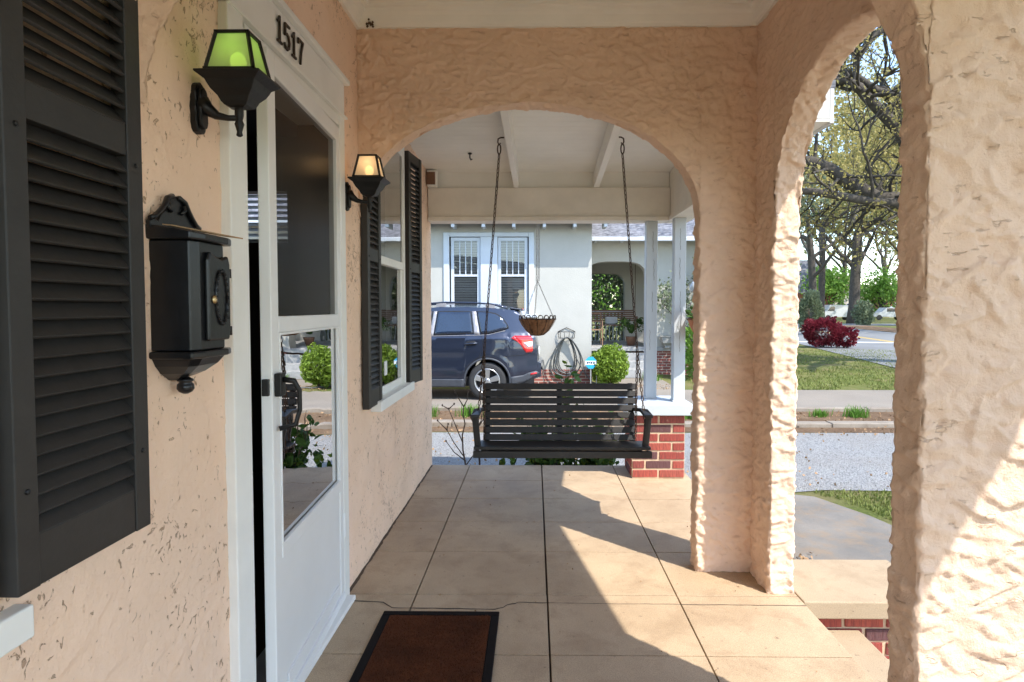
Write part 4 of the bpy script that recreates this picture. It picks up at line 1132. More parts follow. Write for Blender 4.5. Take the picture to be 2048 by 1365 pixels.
for k in range(7):
    a = k * .9; c = Vector((1.185, 4.60, 1.285)); d = Vector((math.cos(a), .5 * math.sin(a), .5 * math.sin(a * 1.7))) * .018
    fl.add([c, c + d + Vector((0, -.012, .014)), c + d * 1.5, c + d + Vector((0, .012, -.008))], [(0, 1, 2, 3)])
fl.build('flower', 'petal_red', b2, fix=False)
P = np.random.default_rng(4).normal(size=(160, 3)) * np.array([.05, .05, .028]) + np.array([1.235, 4.62, 1.225])
leaves('foliage', P, .03, 'leaf_dark', b2, 4)

# ------------------------------------------------------------------ plants past the porch edge
def grow(mb, tips, p, d, L, r, depth, rg, spread=.55, segs=4, up=.06, n=5, kids_=(2, 3), shrink=.72, gnarl=.16):
    pts = [Vector(p)]; d = Vector(d).normalized()
    for k in range(segs):
        d = (d + Vector((rg.uniform(-1, 1), rg.uniform(-1, 1), rg.uniform(-1, 1) + up * 3)) * gnarl).normalized()
        pts.append(pts[-1] + d * (L / segs))
    rr = [r * (1 - .45 * k / segs) for k in range(segs + 1)]
    mb.tube(pts, rr, n, cap=False)
    if depth <= 0:
        tips.append((pts[-1], d)); tips.append((pts[-2], d)); return
    tips.append((pts[-1], d))
    for q in range(rg.randint(*kids_)):
        a = pts[rg.randint(max(1, segs - 2), segs)]
        nd = (d + Vector((rg.uniform(-1, 1), rg.uniform(-1, 1), rg.uniform(-.7, .9))) * spread).normalized()
        grow(mb, tips, a, nd, L * shrink * rg.uniform(.8, 1.15), r * .52, depth - 1, rg, spread, segs, up, max(4, n - 1), kids_, shrink, gnarl)
# bare stems by the house corner
t = thing('bare_shrub', 'leafless twiggy shrub with dried seed heads beside the swing', 'shrub', (-.56, 5.35, G))
mb = MB(); heads = []
def stem(path, r0, r1):
    mb.tube(path, list(np.linspace(r0, r1, len(path))), 5)
A = (-.575, 5.38, G)
stem([A, (-.60, 5.38, -.10), (-.625, 5.38, .05), (-.63, 5.38, .18), (-.605, 5.37, .28), (-.622, 5.37, .36), (-.615, 5.36, .43)], .009, .004)
for path in ([(-.615, 5.36, .43), (-.655, 5.35, .50), (-.69, 5.35, .56)], [(-.615, 5.36, .43), (-.585, 5.37, .49), (-.575, 5.37, .57)], [(-.63, 5.38, .12), (-.70, 5.36, .30), (-.745, 5.36, .41)],
             [(-.745, 5.36, .41), (-.80, 5.36, .44)], [(-.745, 5.36, .41), (-.70, 5.38, .45)], [(-.61, 5.38, -.02), (-.70, 5.35, .12), (-.76, 5.35, .23)], [(-.76, 5.35, .23), (-.84, 5.35, .31)],
             [(-.76, 5.35, .23), (-.75, 5.35, .28)], [(-.60, 5.38, -.05), (-.70, 5.37, .03), (-.77, 5.36, .13)], [(-.595, 5.38, -.08), (-.50, 5.40, .05), (-.46, 5.40, .12)],
             [(-.50, 5.40, .05), (-.53, 5.4, .20), (-.52, 5.4, .28)]):
    stem(path, .0055, .003); heads.append(path[-1])
stem([(-.475, 5.42, G), (-.485, 5.42, -.05), (-.50, 5.42, .10), (-.51, 5.42, .22), (-.56, 5.41, .33), (-.575, 5.41, .42)], .010, .005)
stem([(-.51, 5.42, .22), (-.47, 5.42, .30), (-.45, 5.42, .46)], .006, .003)
stem([(-.51, 5.42, .22), (-.43, 5.43, .34), (-.38, 5.43, .40)], .006, .003)
mb.build('stem', 'twig', t, smooth=True)
mb = MB()
for h in heads: mb.lathe([(.002, -.008), (.008, 0), (.006, .008), (.002, .012)], 6, Matrix.Translation(h))
mb.build('seed_head', 'twig', t, smooth=True)
# leafy canes behind the swing
rg = random.Random(21)
for q, (x, y, h, lb) in enumerate(((.02, 5.30, .78, 'leafy green shrub with upright canes behind the swing, nearest the bare twigs'), (.26, 5.38, 1.12, 'tall leafy green shrub with upright canes behind the middle of the swing'), (.56, 5.34, .74, 'low leafy green shrub beside the brick pier'))):
    t = thing('leafy_shrub', lb, 'shrub', (x, y, G), 0, 'shrubs along the porch edge')
    mb = MB(); pts = []
    for k in range(11):
        a = rg.uniform(0, 6.28); px, py = x + rg.uniform(-.12, .12), y + rg.uniform(-.08, .08)
        hh = h * rg.uniform(.55, 1.1); lx, ly = rg.uniform(-.16, .16), rg.uniform(-.12, .12)
        path = [(px + lx * s ** 1.5, py + ly * s, G + hh * s) for s in np.linspace(0, 1, 6)]
        mb.tube(path, list(np.linspace(.006, .0022, 6)), 5)
        for c in range(34):
            s = rg.uniform(.15, 1.0) ** .8
            if hh * s > .62 and rg.random() < .6: continue
            pts.append((px + lx * s ** 1.5 + rg.gauss(0, .055), py + ly * s + rg.gauss(0, .05), G + hh * s + rg.gauss(0, .03)))
    mb.build('stem', 'twig', t, smooth=True)
    leaves('foliage', pts, .046, 'leaf_dark', t, q, .2, 1.8)
    leaves('new_foliage', pts[::3], .034, 'leaf_bright', t, q + 9, .5, 1.9)
# weed tufts on the verge
for q, (x, y, s) in enumerate(((-1.72, 9.7, .13), (-1.0, 9.75, .12), (5.0, 9.75, .11), (4.45, 9.75, .08), (5.9, 9.3, .11), (6.1, 10.0, .08), (2.35, 9.6, .15), (7.0, 9.6, .12), (3.6, 13.3, .10), (2.7, 14.6, .13), (3.5, 9.0, .10))):
    n = int(190 * s / .15); r = np.random.default_rng(q)
    P = np.stack([x + r.normal(0, s * .8, n), y + r.normal(0, s * .6, n), np.full(n, G - .012)], 1)
    tag(blades('grass_tuft', P, s * 1.5, 'grass_tuft', None, q, .007, 1.0), 'bright green weed tuft growing on the bare verge', 'grass', 'weed tufts on the verge')

# ------------------------------------------------------------------ parked car
car = thing('parked_car', 'dark blue estate car with roof rails parked beside the cream house', 'car', (-2.164, 12.25, G))
xr, xf = 1.29, -1.35
top = [(-2.29, .52), (-2.28, .72), (-2.20, .86), (-1.9, .96), (-1.5, 1.03), (-1.12, 1.10), (-.75, 1.36), (-.40, 1.58), (-.1, 1.66), (.4, 1.70), (.9, 1.70), (1.3, 1.685), (1.60, 1.66), (1.78, 1.635), (1.86, 1.60), (1.96, 1.42), (2.08, 1.20), (2.17, 1.14), (2.20, .98), (2.21, .70), (2.29, .66), (2.31, .55), (2.28, .42)]
def prof_z(x): return float(np.interp(x, [p[0] for p in top], [p[1] for p in top]))
def hw(x, z):
    w = .892 - .035 * max(0, (.62 - z) / .35) ** 2
    w += .012 * math.exp(-((z - .92) / .10) ** 2)
    if z > 1.14: w = w - .055 * min(1, (z - 1.14) / .06) - .26 * max(0, z - 1.18)
    if x > 1.35: w -= .15 * ((x - 1.35) / .95) ** 2
    if x < -1.5: w -= .22 * ((-1.5 - x) / .8) ** 2
    for xc in (xr, xf):
        w += .016 * math.exp(-((math.hypot(x - xc, z - .345) - .47) / .07) ** 2)
    return max(.3, w)
def bot(x):
    b = .235
    for xc in (xr, xf):
        if abs(x - xc) < .405: b = max(b, .345 + math.sqrt(.405 ** 2 - (x - xc) ** 2))
    if x > 1.75: b = max(b, .26 + (x - 1.75) * .30)
    if x < -1.9: b = max(b, .24 + (-1.9 - x) * .25)
    return b
xs = sorted(set(list(np.linspace(-2.29, 2.28, 110)) + [p[0] for p in top if p[0] <= 2.28] + [xr - .405, xr + .405, xf - .405, xf + .405]))
for s_ in (1,):
    mb = MB(); nz = 26
    for sgn in (-1, 1):
        o = len(mb.v)
        for x in xs:
            zb, zt = bot(x), prof_z(x)
            zt = max(zt, zb + .02)
            for k in range(nz + 1):
                f = k / nz; z = zb + (zt - zb) * f
                mb.v.append((x, sgn * hw(x, z), z))
        for i in range(len(xs) - 1):
            for k in range(nz): mb.f.append((o + i * (nz + 1) + k, o + (i + 1) * (nz + 1) + k, o + (i + 1) * (nz + 1) + k + 1, o + i * (nz + 1) + k + 1))
    # top skin from side to side, following the outline
    tp = []
    for (xa, za), (xb, zb) in zip(top[:-1], top[1:]):
        for k in range(6): tp.append((xa + (xb - xa) * k / 6, za + (zb - za) * k / 6))
    tp.append(top[-1]); o = len(mb.v); ny = 15
    for i, (x, z) in enumerate(tp):
        a = tp[max(0, i - 1)]; b = tp[min(len(tp) - 1, i + 1)]; tx, tz = b[0] - a[0], b[1] - a[1]; l = math.hypot(tx, tz) or 1; nx_, nz_ = -tz / l, tx / l
        w = hw(min(x, 2.28), z)
        for k in range(ny):
            u = -1 + 2 * k / (ny - 1); c = .045 * (1 - u * u)
            mb.v.append((x + nx_ * c, u * w, z + nz_ * c))
    for i in range(len(tp) - 1):
        for k in range(ny - 1): mb.f.append((o + i * ny + k, o + i * ny + k + 1, o + (i + 1) * ny + k + 1, o + (i + 1) * ny + k))
    me = bpy.data.meshes.new('body'); me.from_pydata(mb.v, [], mb.f)
    bm = bmesh.new(); bm.from_mesh(me); bmesh.ops.remove_doubles(bm, verts=bm.verts, dist=.002); bmesh.ops.recalc_face_normals(bm, faces=bm.faces); bm.to_mesh(me); bm.free()
    body = link('body', me, 'car_paint', car, smooth=True, world=False)
    body.modifiers.new('es', 'EDGE_SPLIT').split_angle = R(40)
MB().box(-2.1, 2.15, -.80, .80, .25, .42).build('underbody', 'arch_black', car, world=False)
def side_panel(name, poly, mat, sgn=-1, off=.006, n=10, parent=None, sub=9):
    """a patch (x,z polygon) laid on the car's side"""
    bm = bmesh.new(); vs = [bm.verts.new((x, 0, z)) for x, z in poly]; bm.faces.new(vs)
    bmesh.ops.triangulate(bm, faces=bm.faces); 
    for _ in range(3): bmesh.ops.subdivide_edges(bm, edges=[e for e in bm.edges if e.calc_length() > .06], cuts=1, use_grid_fill=True)
    bmesh.ops.triangulate(bm, faces=bm.faces)
    for v in bm.verts: v.co.y = sgn * (hw(v.co.x, v.co.z) + off)
    me = bpy.data.meshes.new(name); bm.to_mesh(me); bm.free()
    o = link(name, me, mat, parent or car, smooth=True, world=False)
    so = o.modifiers.new('s', 'SOLIDIFY'); so.thickness = .008; so.offset = 0
    return o
def inset(poly, d):
    c = Vector((sum(p[0] for p in poly) / len(poly), sum(p[1] for p in poly) / len(poly)))
    return [(x + (c.x - x) / max(.001, (Vector((x, z)) - c).length) * d, z + (c.y - z) / max(.001, (Vector((x, z)) - c).length) * d) for x, z in poly]
def line_on(name, pts, r, mat, sgn=-1, off=.003):
    pp = []
    for (xa, za), (xb, zb) in zip(pts[:-1], pts[1:]):
        for k in range(6): pp.append((xa + (xb - xa) * k / 6, za + (zb - za) * k / 6))
    pp.append(pts[-1])
    return MB().tube([(x, sgn * (hw(x, z) + off), z) for x, z in pp], r, 5).build(name, mat, car, smooth=True, world=False)
WQ = [(1.085, 1.625), (1.30, 1.615), (1.45, 1.585), (1.57, 1.51), (1.665, 1.375), (1.685, 1.315), (1.60, 1.275), (1.30, 1.205), (1.17, 1.195)]
WR = [(.37, 1.622), (.70, 1.630), (.99, 1.622), (1.045, 1.205), (.60, 1.190), (.31, 1.180)]
WF = [(-.72, 1.300), (-.40, 1.50), (-.12, 1.600), (.29, 1.622), (.22, 1.178), (-.3, 1.168), (-.66, 1.165)]
for sg in (-1, 1):
    for p in (WQ, WR, WF):
        side_panel('window_trim', p, 'arch_black', sg, .004); side_panel('window', inset(p, .022), 'car_glass', sg, .010)
    side_panel('pillar_trim', [(1.00, 1.625), (1.075, 1.625), (1.155, 1.195), (1.055, 1.200)], 'rail_grey', sg, .007)
    side_panel('pillar_trim', [(.30, 1.625), (.36, 1.625), (.30, 1.18), (.235, 1.18)], 'rail_grey', sg, .007)
    TL = [(1.725, 1.135), (1.79, 1.178), (2.09, 1.172), (2.12, 1.10), (2.125, .90), (2.10, .875), (2.00, .870), (1.94, .975), (1.86, 1.055)]
    lo = [(x, min(z, prof_z(min(x, 2.2)) - .01)) for x, z in TL]
    side_panel('tail_light', lo, 'tail_red', sg, .010)
    side_panel('tail_light_lens', [(1.955, 1.055), (2.115, 1.075), (2.118, .985), (2.03, .965)], 'tail_clear', sg, .016)
    side_panel('sill_cladding', [(-.93, .245), (.865, .245), (.865, .385), (.5, .385), (-.93, .385)], 'cladding', sg, .012)
    side_panel('bumper_cladding', [(1.715, .262), (1.90, .310), (2.06, .372), (2.20, .44), (2.25, .50), (2.18, .53), (2.05, .500), (1.95, .455), (1.715, .425)], 'cladding', sg, .012)
    side_panel('reflector', [(2.08, .455), (2.20, .475), (2.20, .505), (2.09, .488)], 'tail_red', sg, .024)
    arc = [(xr + .425 * math.cos(a), .345 + .425 * math.sin(a)) for a in np.linspace(math.pi + .05, -.05, 20)]
    for xc in (xr, xf):
        MB().tube([(xc + .418 * math.cos(a), sg * (hw(xc + .418 * math.cos(a), .345 + .418 * math.sin(a)) + .001), .345 + .418 * math.sin(a)) for a in np.linspace(math.pi * 1.06, -.06 * math.pi, 22)], .020, 6).build('arch_trim', 'cladding', car, smooth=True, world=False)
        w = MB()
        mb = MB(); prof = [(.235, -.10), (.30, -.105), (.335, -.09), (.348, -.06), (.348, .06), (.335, .09), (.30, .105), (.235, .10)]
        M = Matrix.Translation((xc, sg * .785, .345)) @ Matrix.Rotation(R(90 if sg < 0 else -90), 4, 'X')
        tyre = MB().lathe(prof, 36, M, caps=False).build('wheel', 'rubber', car, smooth=True, world=False)
        tyre.modifiers.new('es', 'EDGE_SPLIT').split_angle = R(50)
        MB().lathe([(.236, .02), (.236, .103), (.222, .106), (.212, .080), (.205, .02)], 32, M, caps=False).build('rim', 'rim_alloy', tyre, smooth=True, world=False)
        MB().lathe([(.20, .018), (.21, .024), (.06, .03)], 24, M).build('brake_disc', 'arch_black', tyre, world=False)
        sp_ = MB()
        for k in range(5):
            A = M @ Matrix.Rotation(2 * math.pi * k / 5 + .31, 4, 'Z')
            sp_.add([A @ Vector(p) for p in ((.03, -.034, .085), (.03, .034, .085), (.215, .052, .098), (.215, -.052, .098), (.03, -.034, .05), (.03, .034, .05), (.215, .052, .06), (.215, -.052, .06))],
                    [(0, 1, 2, 3), (7, 6, 5, 4), (0, 4, 5, 1), (1, 5, 6, 2), (2, 6, 7, 3), (3, 7, 4, 0)])
        sp_.lathe([(.052, .05), (.052, .092), (.03, .098)], 14, M)
        sp_.build('spokes', 'rim_alloy', tyre, .004, world=False)
    hd = MB()
    hd.tube([(x, sg * (hw(x, z) + o_), z) for x, z, o_ in ((.88, 1.025, .004), (.90, 1.03, .026), (1.0, 1.038, .032), (1.10, 1.044, .028), (1.12, 1.045, .004))], [.012, .014, .015, .014, .012], 8)
    hd.build('door_handle', 'car_paint', car, smooth=True, world=False)
    side_panel('handle_recess', [(.87, 1.03), (.93, 1.075), (1.06, 1.085), (1.12, 1.05), (1.06, 1.005), (.93, .995)], 'arch_black', sg, .000)
    line_on('door_seam', [(1.165, 1.195), (1.205, 1.13), (1.215, .98), (1.15, .80), (1.02, .70), (.90, .58), (.865, .39)], .0035, 'arch_black', sg)
    line_on('door_seam', [(.265, 1.18), (.25, .8), (.22, .39)], .0035, 'arch_black', sg)
    line_on('bumper_seam', [(1.62, .80), (1.80, .815), (2.0, .83), (2.10, .87)], .0035, 'arch_black', sg)
    line_on('belt_moulding', [(-.66, 1.163), (.3, 1.172), (1.15, 1.187), (1.32, 1.197), (1.62, 1.27)], .006, 'rail_grey', sg, .004)
    rl = MB().tube([(x, sg * (hw(x, prof_z(x)) - .06), prof_z(x) + dz) for x, dz in ((-.30, .02), (-.22, .065), (.0, .085), (.5, .088), (1.0, .085), (1.35, .075), (1.55, .045), (1.66, .018))], [.014, .018, .018, .017, .017, .018, .017, .012], 8).build('roof_rail', 'car_paint', car, smooth=True, world=False)
    for x in (-.15, .42, 1.33): MB().box(x - .09, x + .09, sg * (hw(x, prof_z(x)) - .06) - .014, sg * (hw(x, prof_z(x)) - .06) + .014, prof_z(x) - .01, prof_z(x) + .075).build('rail_foot', 'rail_grey', rl, .006, world=False)
def cap_panel(name, x0, x1, u, mat, off=.012):
    tpx = [p for p in tp if x0 <= p[0] <= x1]; mb = MB(); ny = 11
    for i, (x, z) in enumerate(tpx):
        a = tpx[max(0, i - 1)]; b = tpx[min(len(tpx) - 1, i + 1)]; tx, tz = b[0] - a[0], b[1] - a[1]; l = math.hypot(tx, tz); nx_, nz_ = -tz / l, tx / l
        w = hw(min(x, 2.28), z) * u
        for k in range(ny):
            q = -1 + 2 * k / (ny - 1); c = .045 * (1 - (q * u) ** 2) + off
            mb.v.append((x + nx_ * c, q * w, z + nz_ * c))
    for i in range(len(tpx) - 1):
        for k in range(ny - 1): mb.f.append((i * ny + k, i * ny + k + 1, (i + 1) * ny + k + 1, (i + 1) * ny + k))
    return mb.build(name, mat, car, smooth=True, world=False)
cap_panel('rear_window', 1.90, 2.07, .86, 'car_glass'); cap_panel('windscreen', -1.08, -.42, .88, 'car_glass')
MB().add([(1.70, -.60, 1.668), (1.70, .60, 1.668), (1.93, .56, 1.640), (1.93, -.56, 1.640), (1.70, -.60, 1.70), (1.70, .60, 1.70), (1.94, .56, 1.662), (1.94, -.56, 1.662)],
         [(3, 2, 1, 0), (4, 5, 6, 7), (0, 1, 5, 4), (1, 2, 6, 5), (2, 3, 7, 6), (3, 0, 4, 7)]).build('spoiler', 'car_paint', car, .008, world=False)
MB().box(1.905, 1.946, -.12, .12, 1.655, 1.672).build('brake_light', 'tail_red', car, .003, world=False)
MB().tube([(1.45, -.1, 1.72), (1.56, -.1, 1.86)], .004, 5).build('aerial', 'arch_black', car, world=False)
MB().box(2.236, 2.256, -.26, .26, .80, .92).build('number_plate', 'sign_white', car, .004, world=False)
for sg in (-1, 1):
    MB().tube([(-.62, sg * .80, 1.16), (-.60, sg * .90, 1.18), (-.60, sg * 1.0, 1.20)], [.03, .05, .06], 8).build('mirror', 'car_paint', car, smooth=True, world=False)
    side_panel('head_light', [(-2.12, .80), (-1.70, .88), (-1.62, .80), (-2.1, .68)], 'tail_clear', sg, .010)
# ================================================================== the neighbour's house
nb = thing('cream_house', 'cream stucco house with white window trim and shingled roof across the driveway', 'house', (-1.5, 14.5, G))
NY = 13.9
def uvbox(x0, x1, y0, y1, z0, z1):
    o = MB().box(x0, x1, y0, y1, z0, z1).build('foundation', 'brick_course', nb)
    uv = o.data.uv_layers.new(name='UVMap'); me = o.data
    for p in me.polygons:
        for li in p.loop_indices:
            c = me.vertices[me.loops[li].vertex_index].co
            uv.data[li].uv = (c.x + c.y, c.z)
    return o
uvbox(-9, 1.27, NY - .015, NY + 5, G - .03, -.085)
# main wall built round the paired window
wx0, wx1, wz0, wz1 = -1.92, -.12, 1.15, 2.88
mb = MB()
for x0, x1, z0, z1 in ((-9, wx0, -.085, 3.25), (wx1, 1.257, -.085, 3.25), (wx0, wx1, -.085, wz0), (wx0, wx1, wz1, 3.25)): mb.box(x0, x1, NY, NY + .2, z0, z1)
mb.box(1.057, 1.257, NY + .2, 16.0, -.085, 3.25); mb.box(-9, 1.05, NY + 6, NY + 6.2, G, 3.25); mb.box(-9, -8.8, NY + .2, NY + 6, G, 3.25)
mb.build('wall', 'neighbour_wall', nb)
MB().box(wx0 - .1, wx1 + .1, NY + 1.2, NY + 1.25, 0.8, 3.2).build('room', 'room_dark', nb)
# paired window
win = MB()
ox0, ox1, oz1 = -2.03, -.02, 2.955
for a, b, c, d in ((ox0, wx0 + .02, wz0, oz1), (wx1 - .02, ox1, wz0, oz1), (wx0 + .02, wx1 - .02, wz1 - .02, oz1), (-1.21, -.83, wz0, wz1 - .021)): win.box(a, b, NY - .04, NY + .03, c, d)
win = win.build('window', 'cool_white', nb, .012)
MB().box(ox0 - .06, ox1 + .08, NY - .10, NY + .05, wz0 - .075, wz0 - .001).build('sill', 'cool_white', win, .01)
for a, b in ((-1.87, -1.215), (-.825, -.165)):
    MB().box(a, a + .07, NY + .02, NY + .06, wz0, wz1 - .03).box(b - .07, b, NY + .02, NY + .06, wz0, wz1 - .03).box(a + .07, b - .07, NY + .02, NY + .06, wz1 - .11, wz1 - .03).box(a + .07, b - .07, NY + .02, NY + .06, wz0, wz0 + .07).box(a + .07, b - .07, NY + .021, NY + .061, 1.98, 2.03).build('sash', 'cool_white', win, .006)
    g0, g1 = a + .07, b - .07
    for k in (1, 2, 3):
        x = g0 + (g1 - g0) * k / 4; MB().box(x - .010, x + .010, NY + .028, NY + .045, 2.031, wz1 - .111).build('muntin', 'cool_white', win)
    for za, zb in ((wz0 + .07, 1.98), (2.03, wz1 - .11)):
        MB().add([(g0, NY + .05, za), (g1, NY + .05, za), (g1, NY + .05, zb), (g0, NY + .05, zb)], [(0, 1, 2, 3)]).build('pane', 'window_glass', win, fix=False)
    z = wz0 + .06; q = None
    while z < wz1 - .08:
        if q is None: q = MB().box(g0 - .01, g1 + .01, -.026, .026, -.002, .002, Matrix.Translation((0, NY + .12, 0)) @ Matrix.Rotation(R(-58), 4, 'X')).build('blind_slat', 'blind', win); me_ = q.data
        else: q = link('blind_slat', me_, 'blind', win)
        q.location.z = z; z += .056
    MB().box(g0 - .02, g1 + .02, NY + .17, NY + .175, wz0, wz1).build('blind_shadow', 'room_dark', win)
# eaves
MB().add([(-9.3, NY - .48, 3.14), (1.66, NY - .48, 3.14), (1.66, NY + 3.2, 4.55), (-9.3, NY + 3.2, 4.55), (-9.3, NY - .48, 3.20), (1.66, NY - .48, 3.20), (1.66, NY + 3.2, 4.61), (-9.3, NY + 3.2, 4.61)],
         [(3, 2, 1, 0), (4, 5, 6, 7), (0, 1, 5, 4), (1, 2, 6, 5), (2, 3, 7, 6), (3, 0, 4, 7)]).build('roof', 'shingles', nb)
MB().add([(-9.3, NY + 3.2, 4.55), (1.66, NY + 3.2, 4.55), (1.66, NY + 6.7, 3.1), (-9.3, NY + 6.7, 3.1)], [(0, 1, 2, 3)]).build('rear_roof', 'shingles', nb)
MB().box(-9, 1.25, NY - .015, NY - .001, 3.15, 3.30).build('frieze', 'neighbour_wall', nb)
MB().box(-9.3, 1.67, NY - .505, NY - .482, 3.10, 3.19).build('gutter', 'cool_white', nb, .004)
x = -8.35
while x < 1.7:
    MB().box(x, x + .07, NY - .46, NY - .002, 3.02, 3.13).build('rafter_tail', 'cool_white', nb, .004); x += .655
# porch wing with a broad arch
WY = 16.0; ax0, ax1 = 1.30, 2.83
mb = MB()
n = 16; arc = []
for k in range(n + 1):
    a = math.pi * (1 - k / n); s = lambda v: math.copysign(abs(v) ** .55, v)
    arc.append(((ax0 + ax1) / 2 + (ax1 - ax0) / 2 * s(math.cos(a)), 2.10 + .37 * abs(math.sin(a)) ** .6))
poly = [(1.257, .29), (ax0, .29)] + arc + [(ax1, .29), (4.25, .29), (4.25, 3.15), (1.257, 3.15)]
def arch_panel(name, x0, x1, a0, a1, zsill, zs_, rise, ztop, y0, y1, mat, pw=.55):
    mb = MB(); n = 22
    us = []; 
    for k in range(n + 1):
        a = math.pi * (1 - k / n); c = math.cos(a); us.append(((a0 + a1) / 2 + (a1 - a0) / 2 * math.copysign(abs(c) ** pw, c), zs_ + rise * abs(math.sin(a)) ** (pw + .05)))
    for d in (y0, y1):
        o = len(mb.v)
        for u, z in us: mb.v += [(u, d, z), (u, d, ztop)]
        for i in range(n): mb.f.append((o + 2 * i, o + 2 * i + 2, o + 2 * i + 3, o + 2 * i + 1))
    o = len(mb.v)
    for u, z in us: mb.v += [(u, y0, z), (u, y1, z)]
    for i in range(n): mb.f.append((o + 2 * i, o + 2 * i + 2, o + 2 * i + 3, o + 2 * i + 1))
    mb.box(x0, a0, y0, y1, zsill, ztop); mb.box(a1, x1, y0, y1, zsill, ztop)
    return mb.build(name, mat, nb)
arch_panel('porch_wall', 1.258, 4.25, ax0, ax1, .29, 1.95, .52, 3.12, WY, WY + .32, 'neighbour_wall')
arch_panel('porch_end_wall', 1.258, 4.25, 1.36, 2.72, .29, 1.85, .48, 3.12, 19.0, 19.3, 'neighbour_wall')
MB().box(4.0, 4.25, WY + .33, WY + .8, .29, 3.12).box(4.0, 4.25, 18.4, 18.99, .29, 3.12).box(4.0, 4.25, WY + .8, 18.4, 2.4, 3.12).build('porch_side_wall', 'neighbour_wall', nb)
MB().box(1.26, 4.0, WY + .33, 18.99, 2.72, 2.78).build('porch_ceiling', 'ceiling_paint', nb)
MB().box(1.26, 4.35, WY - .10, 19.3, .19, .288).build('porch_deck', 'stone_step', nb, .01)
uvbox(2.95, 4.2, WY - .04, 19.2, G - .03, .188)
for k in range(3): MB().box(1.9, 2.93, 15.0 + k * .32, 15.9, G, -.19 + k * .17).build('step', 'stone_step', nb, .012)
MB().add([(1.25, WY - .52, 3.02), (4.75, WY - .52, 3.02), (4.75, WY + 2, 4.2), (1.25, WY + 2, 4.2)], [(0, 1, 2, 3)]).build('porch_roof', 'shingles', nb)
MB().add([(1.25, WY + 2, 4.2), (4.75, WY + 2, 4.2), (4.75, 19.9, 3.0), (1.25, 19.9, 3.0)], [(0, 1, 2, 3)]).build('porch_roof', 'shingles', nb)
MB().box(1.27, 4.78, WY - .60, WY - .50, 2.93, 3.03).build('gutter', 'cool_white', nb, .01)
MB().box(1.27, 4.6, WY - .5, WY - .001, 3.0, 3.015).build('soffit', 'cool_white', nb)
for k in range(5): MB().box(1.5 + k * .66, 1.56 + k * .66, WY - .44, WY - .002, 2.94, 2.999).build('rafter_tail', 'cool_white', nb)
rl = MB().box(1.36, 2.72, 19.12, 19.18, 1.16, 1.21).build('railing', 'cool_white', nb)
for k in range(13): MB().box(1.40 + k * .108, 1.43 + k * .108, 19.13, 19.17, .29, 1.159).build('baluster', 'cool_white', rl)
MB().tube([(4.1, 15.4, 2.95), (4.1, 15.2, 1.9)], .045, 8).build('downpipe', 'cool_white', nb)
# floodlight on the corner of our own porch beam
t = thing('eave_spotlight', 'white spotlight on a bracket beyond the porch posts', 'spotlight', (1.42, 5.12, 1.36))
MB().lathe([(.03, -.055), (.045, -.045), (.05, .03), (.042, .05)], 14, Matrix.Translation((1.325, 5.13, 1.447)) @ Matrix.Rotation(R(115), 4, 'Y')).build('head', 'cool_white', t, smooth=True)
MB().tube([(1.335, 5.13, 1.455), (1.40, 5.13, 1.53), (1.50, 5.13, 1.62)], .022, 10).build('arm', 'cool_white', t, smooth=True)
# things on the neighbour's porch
def small(name, label, cat, loc, parts, group=None):
    t = thing(name, label, cat, loc, 0, group)
    for n_, mb_, m_ in parts: mb_.build(n_, m_, t)
    return t
s = thing('porch_swing', 'brown wooden swing on the cream house porch', 'swing', (2.1, 17.5, .75))
for k in range(6): MB().box(1.50, 2.78, 17.62 + k * .012, 17.64 + k * .012, .92 + k * .055, .96 + k * .055).build('back_slat', 'wood_brown', s)
for k in range(5): MB().box(1.50, 2.80, 17.15 + k * .095, 17.235 + k * .095, .80, .825).build('seat_slat', 'wood_brown', s)
for x in (1.5, 2.76):
    MB().box(x, x + .05, 17.12, 17.66, 1.03, 1.06).box(x, x + .05, 17.12, 17.17, .80, 1.03).build('arm', 'wood_brown', s)
    MB().tube([(x + .02, 17.4, 1.05), (x + .02, 17.4, 2.72)], .008, 5).build('chain', 'chain_rust', s)
c = MB().box(1.95, 2.30, 17.42, 17.56, .83, 1.04).build('cushion', 'pillow', None, .04)
tag(c, 'grey patterned cushion on the brown swing', 'cushion')
t = thing('metal_chair', 'rust coloured metal frame chair on the cream house porch', 'chair', (1.62, 16.7, .29))
mb = MB()
for x in (1.45, 1.78):
    for y in (16.5, 16.95): mb.tube([(x, y, .29), (x, y, .72 if y < 16.7 else 1.15)], .014, 6)
mb.build('leg', 'bronze_chair', t)
MB().box(1.45, 1.78, 16.5, 16.95, .70, .725).build('seat', 'bronze_chair', t)
MB().tube([(1.45, 16.95, 1.14), (1.78, 16.95, 1.14)], .014, 6).tube([(1.45, 16.95, .92), (1.78, 16.95, .92)], .012, 6).tube([(1.78, 16.5, .72), (1.78, 16.5, .95), (1.78, 16.95, .97)], .013, 6).build('back', 'bronze_chair', t)
t = thing('potted_fern', 'arching green fern in a pot on the cream house porch', 'plant', (2.55, 16.6, .29))
MB().lathe([(.10, 0), (.14, .22), (.15, .24), (.13, .24)], 14, Matrix.Translation((2.55, 16.6, .29))).build('pot', 'wood_brown', t, smooth=True)
rg = random.Random(5); pts = []
for k in range(60):
    a = rg.uniform(0, 6.28); L = rg.uniform(.25, .48)
    for q in np.linspace(.15, 1, 9): pts.append((2.55 + math.cos(a) * L * q, 16.6 + math.sin(a) * L * q, .53 + .42 * math.sin(q * 2.6) * L / .4 + rg.gauss(0, .01)))
o = leaves('foliage', pts, .035, 'leaf_dark', t, 2, 0.0, 2.2); o['kind'] = 'stuff'
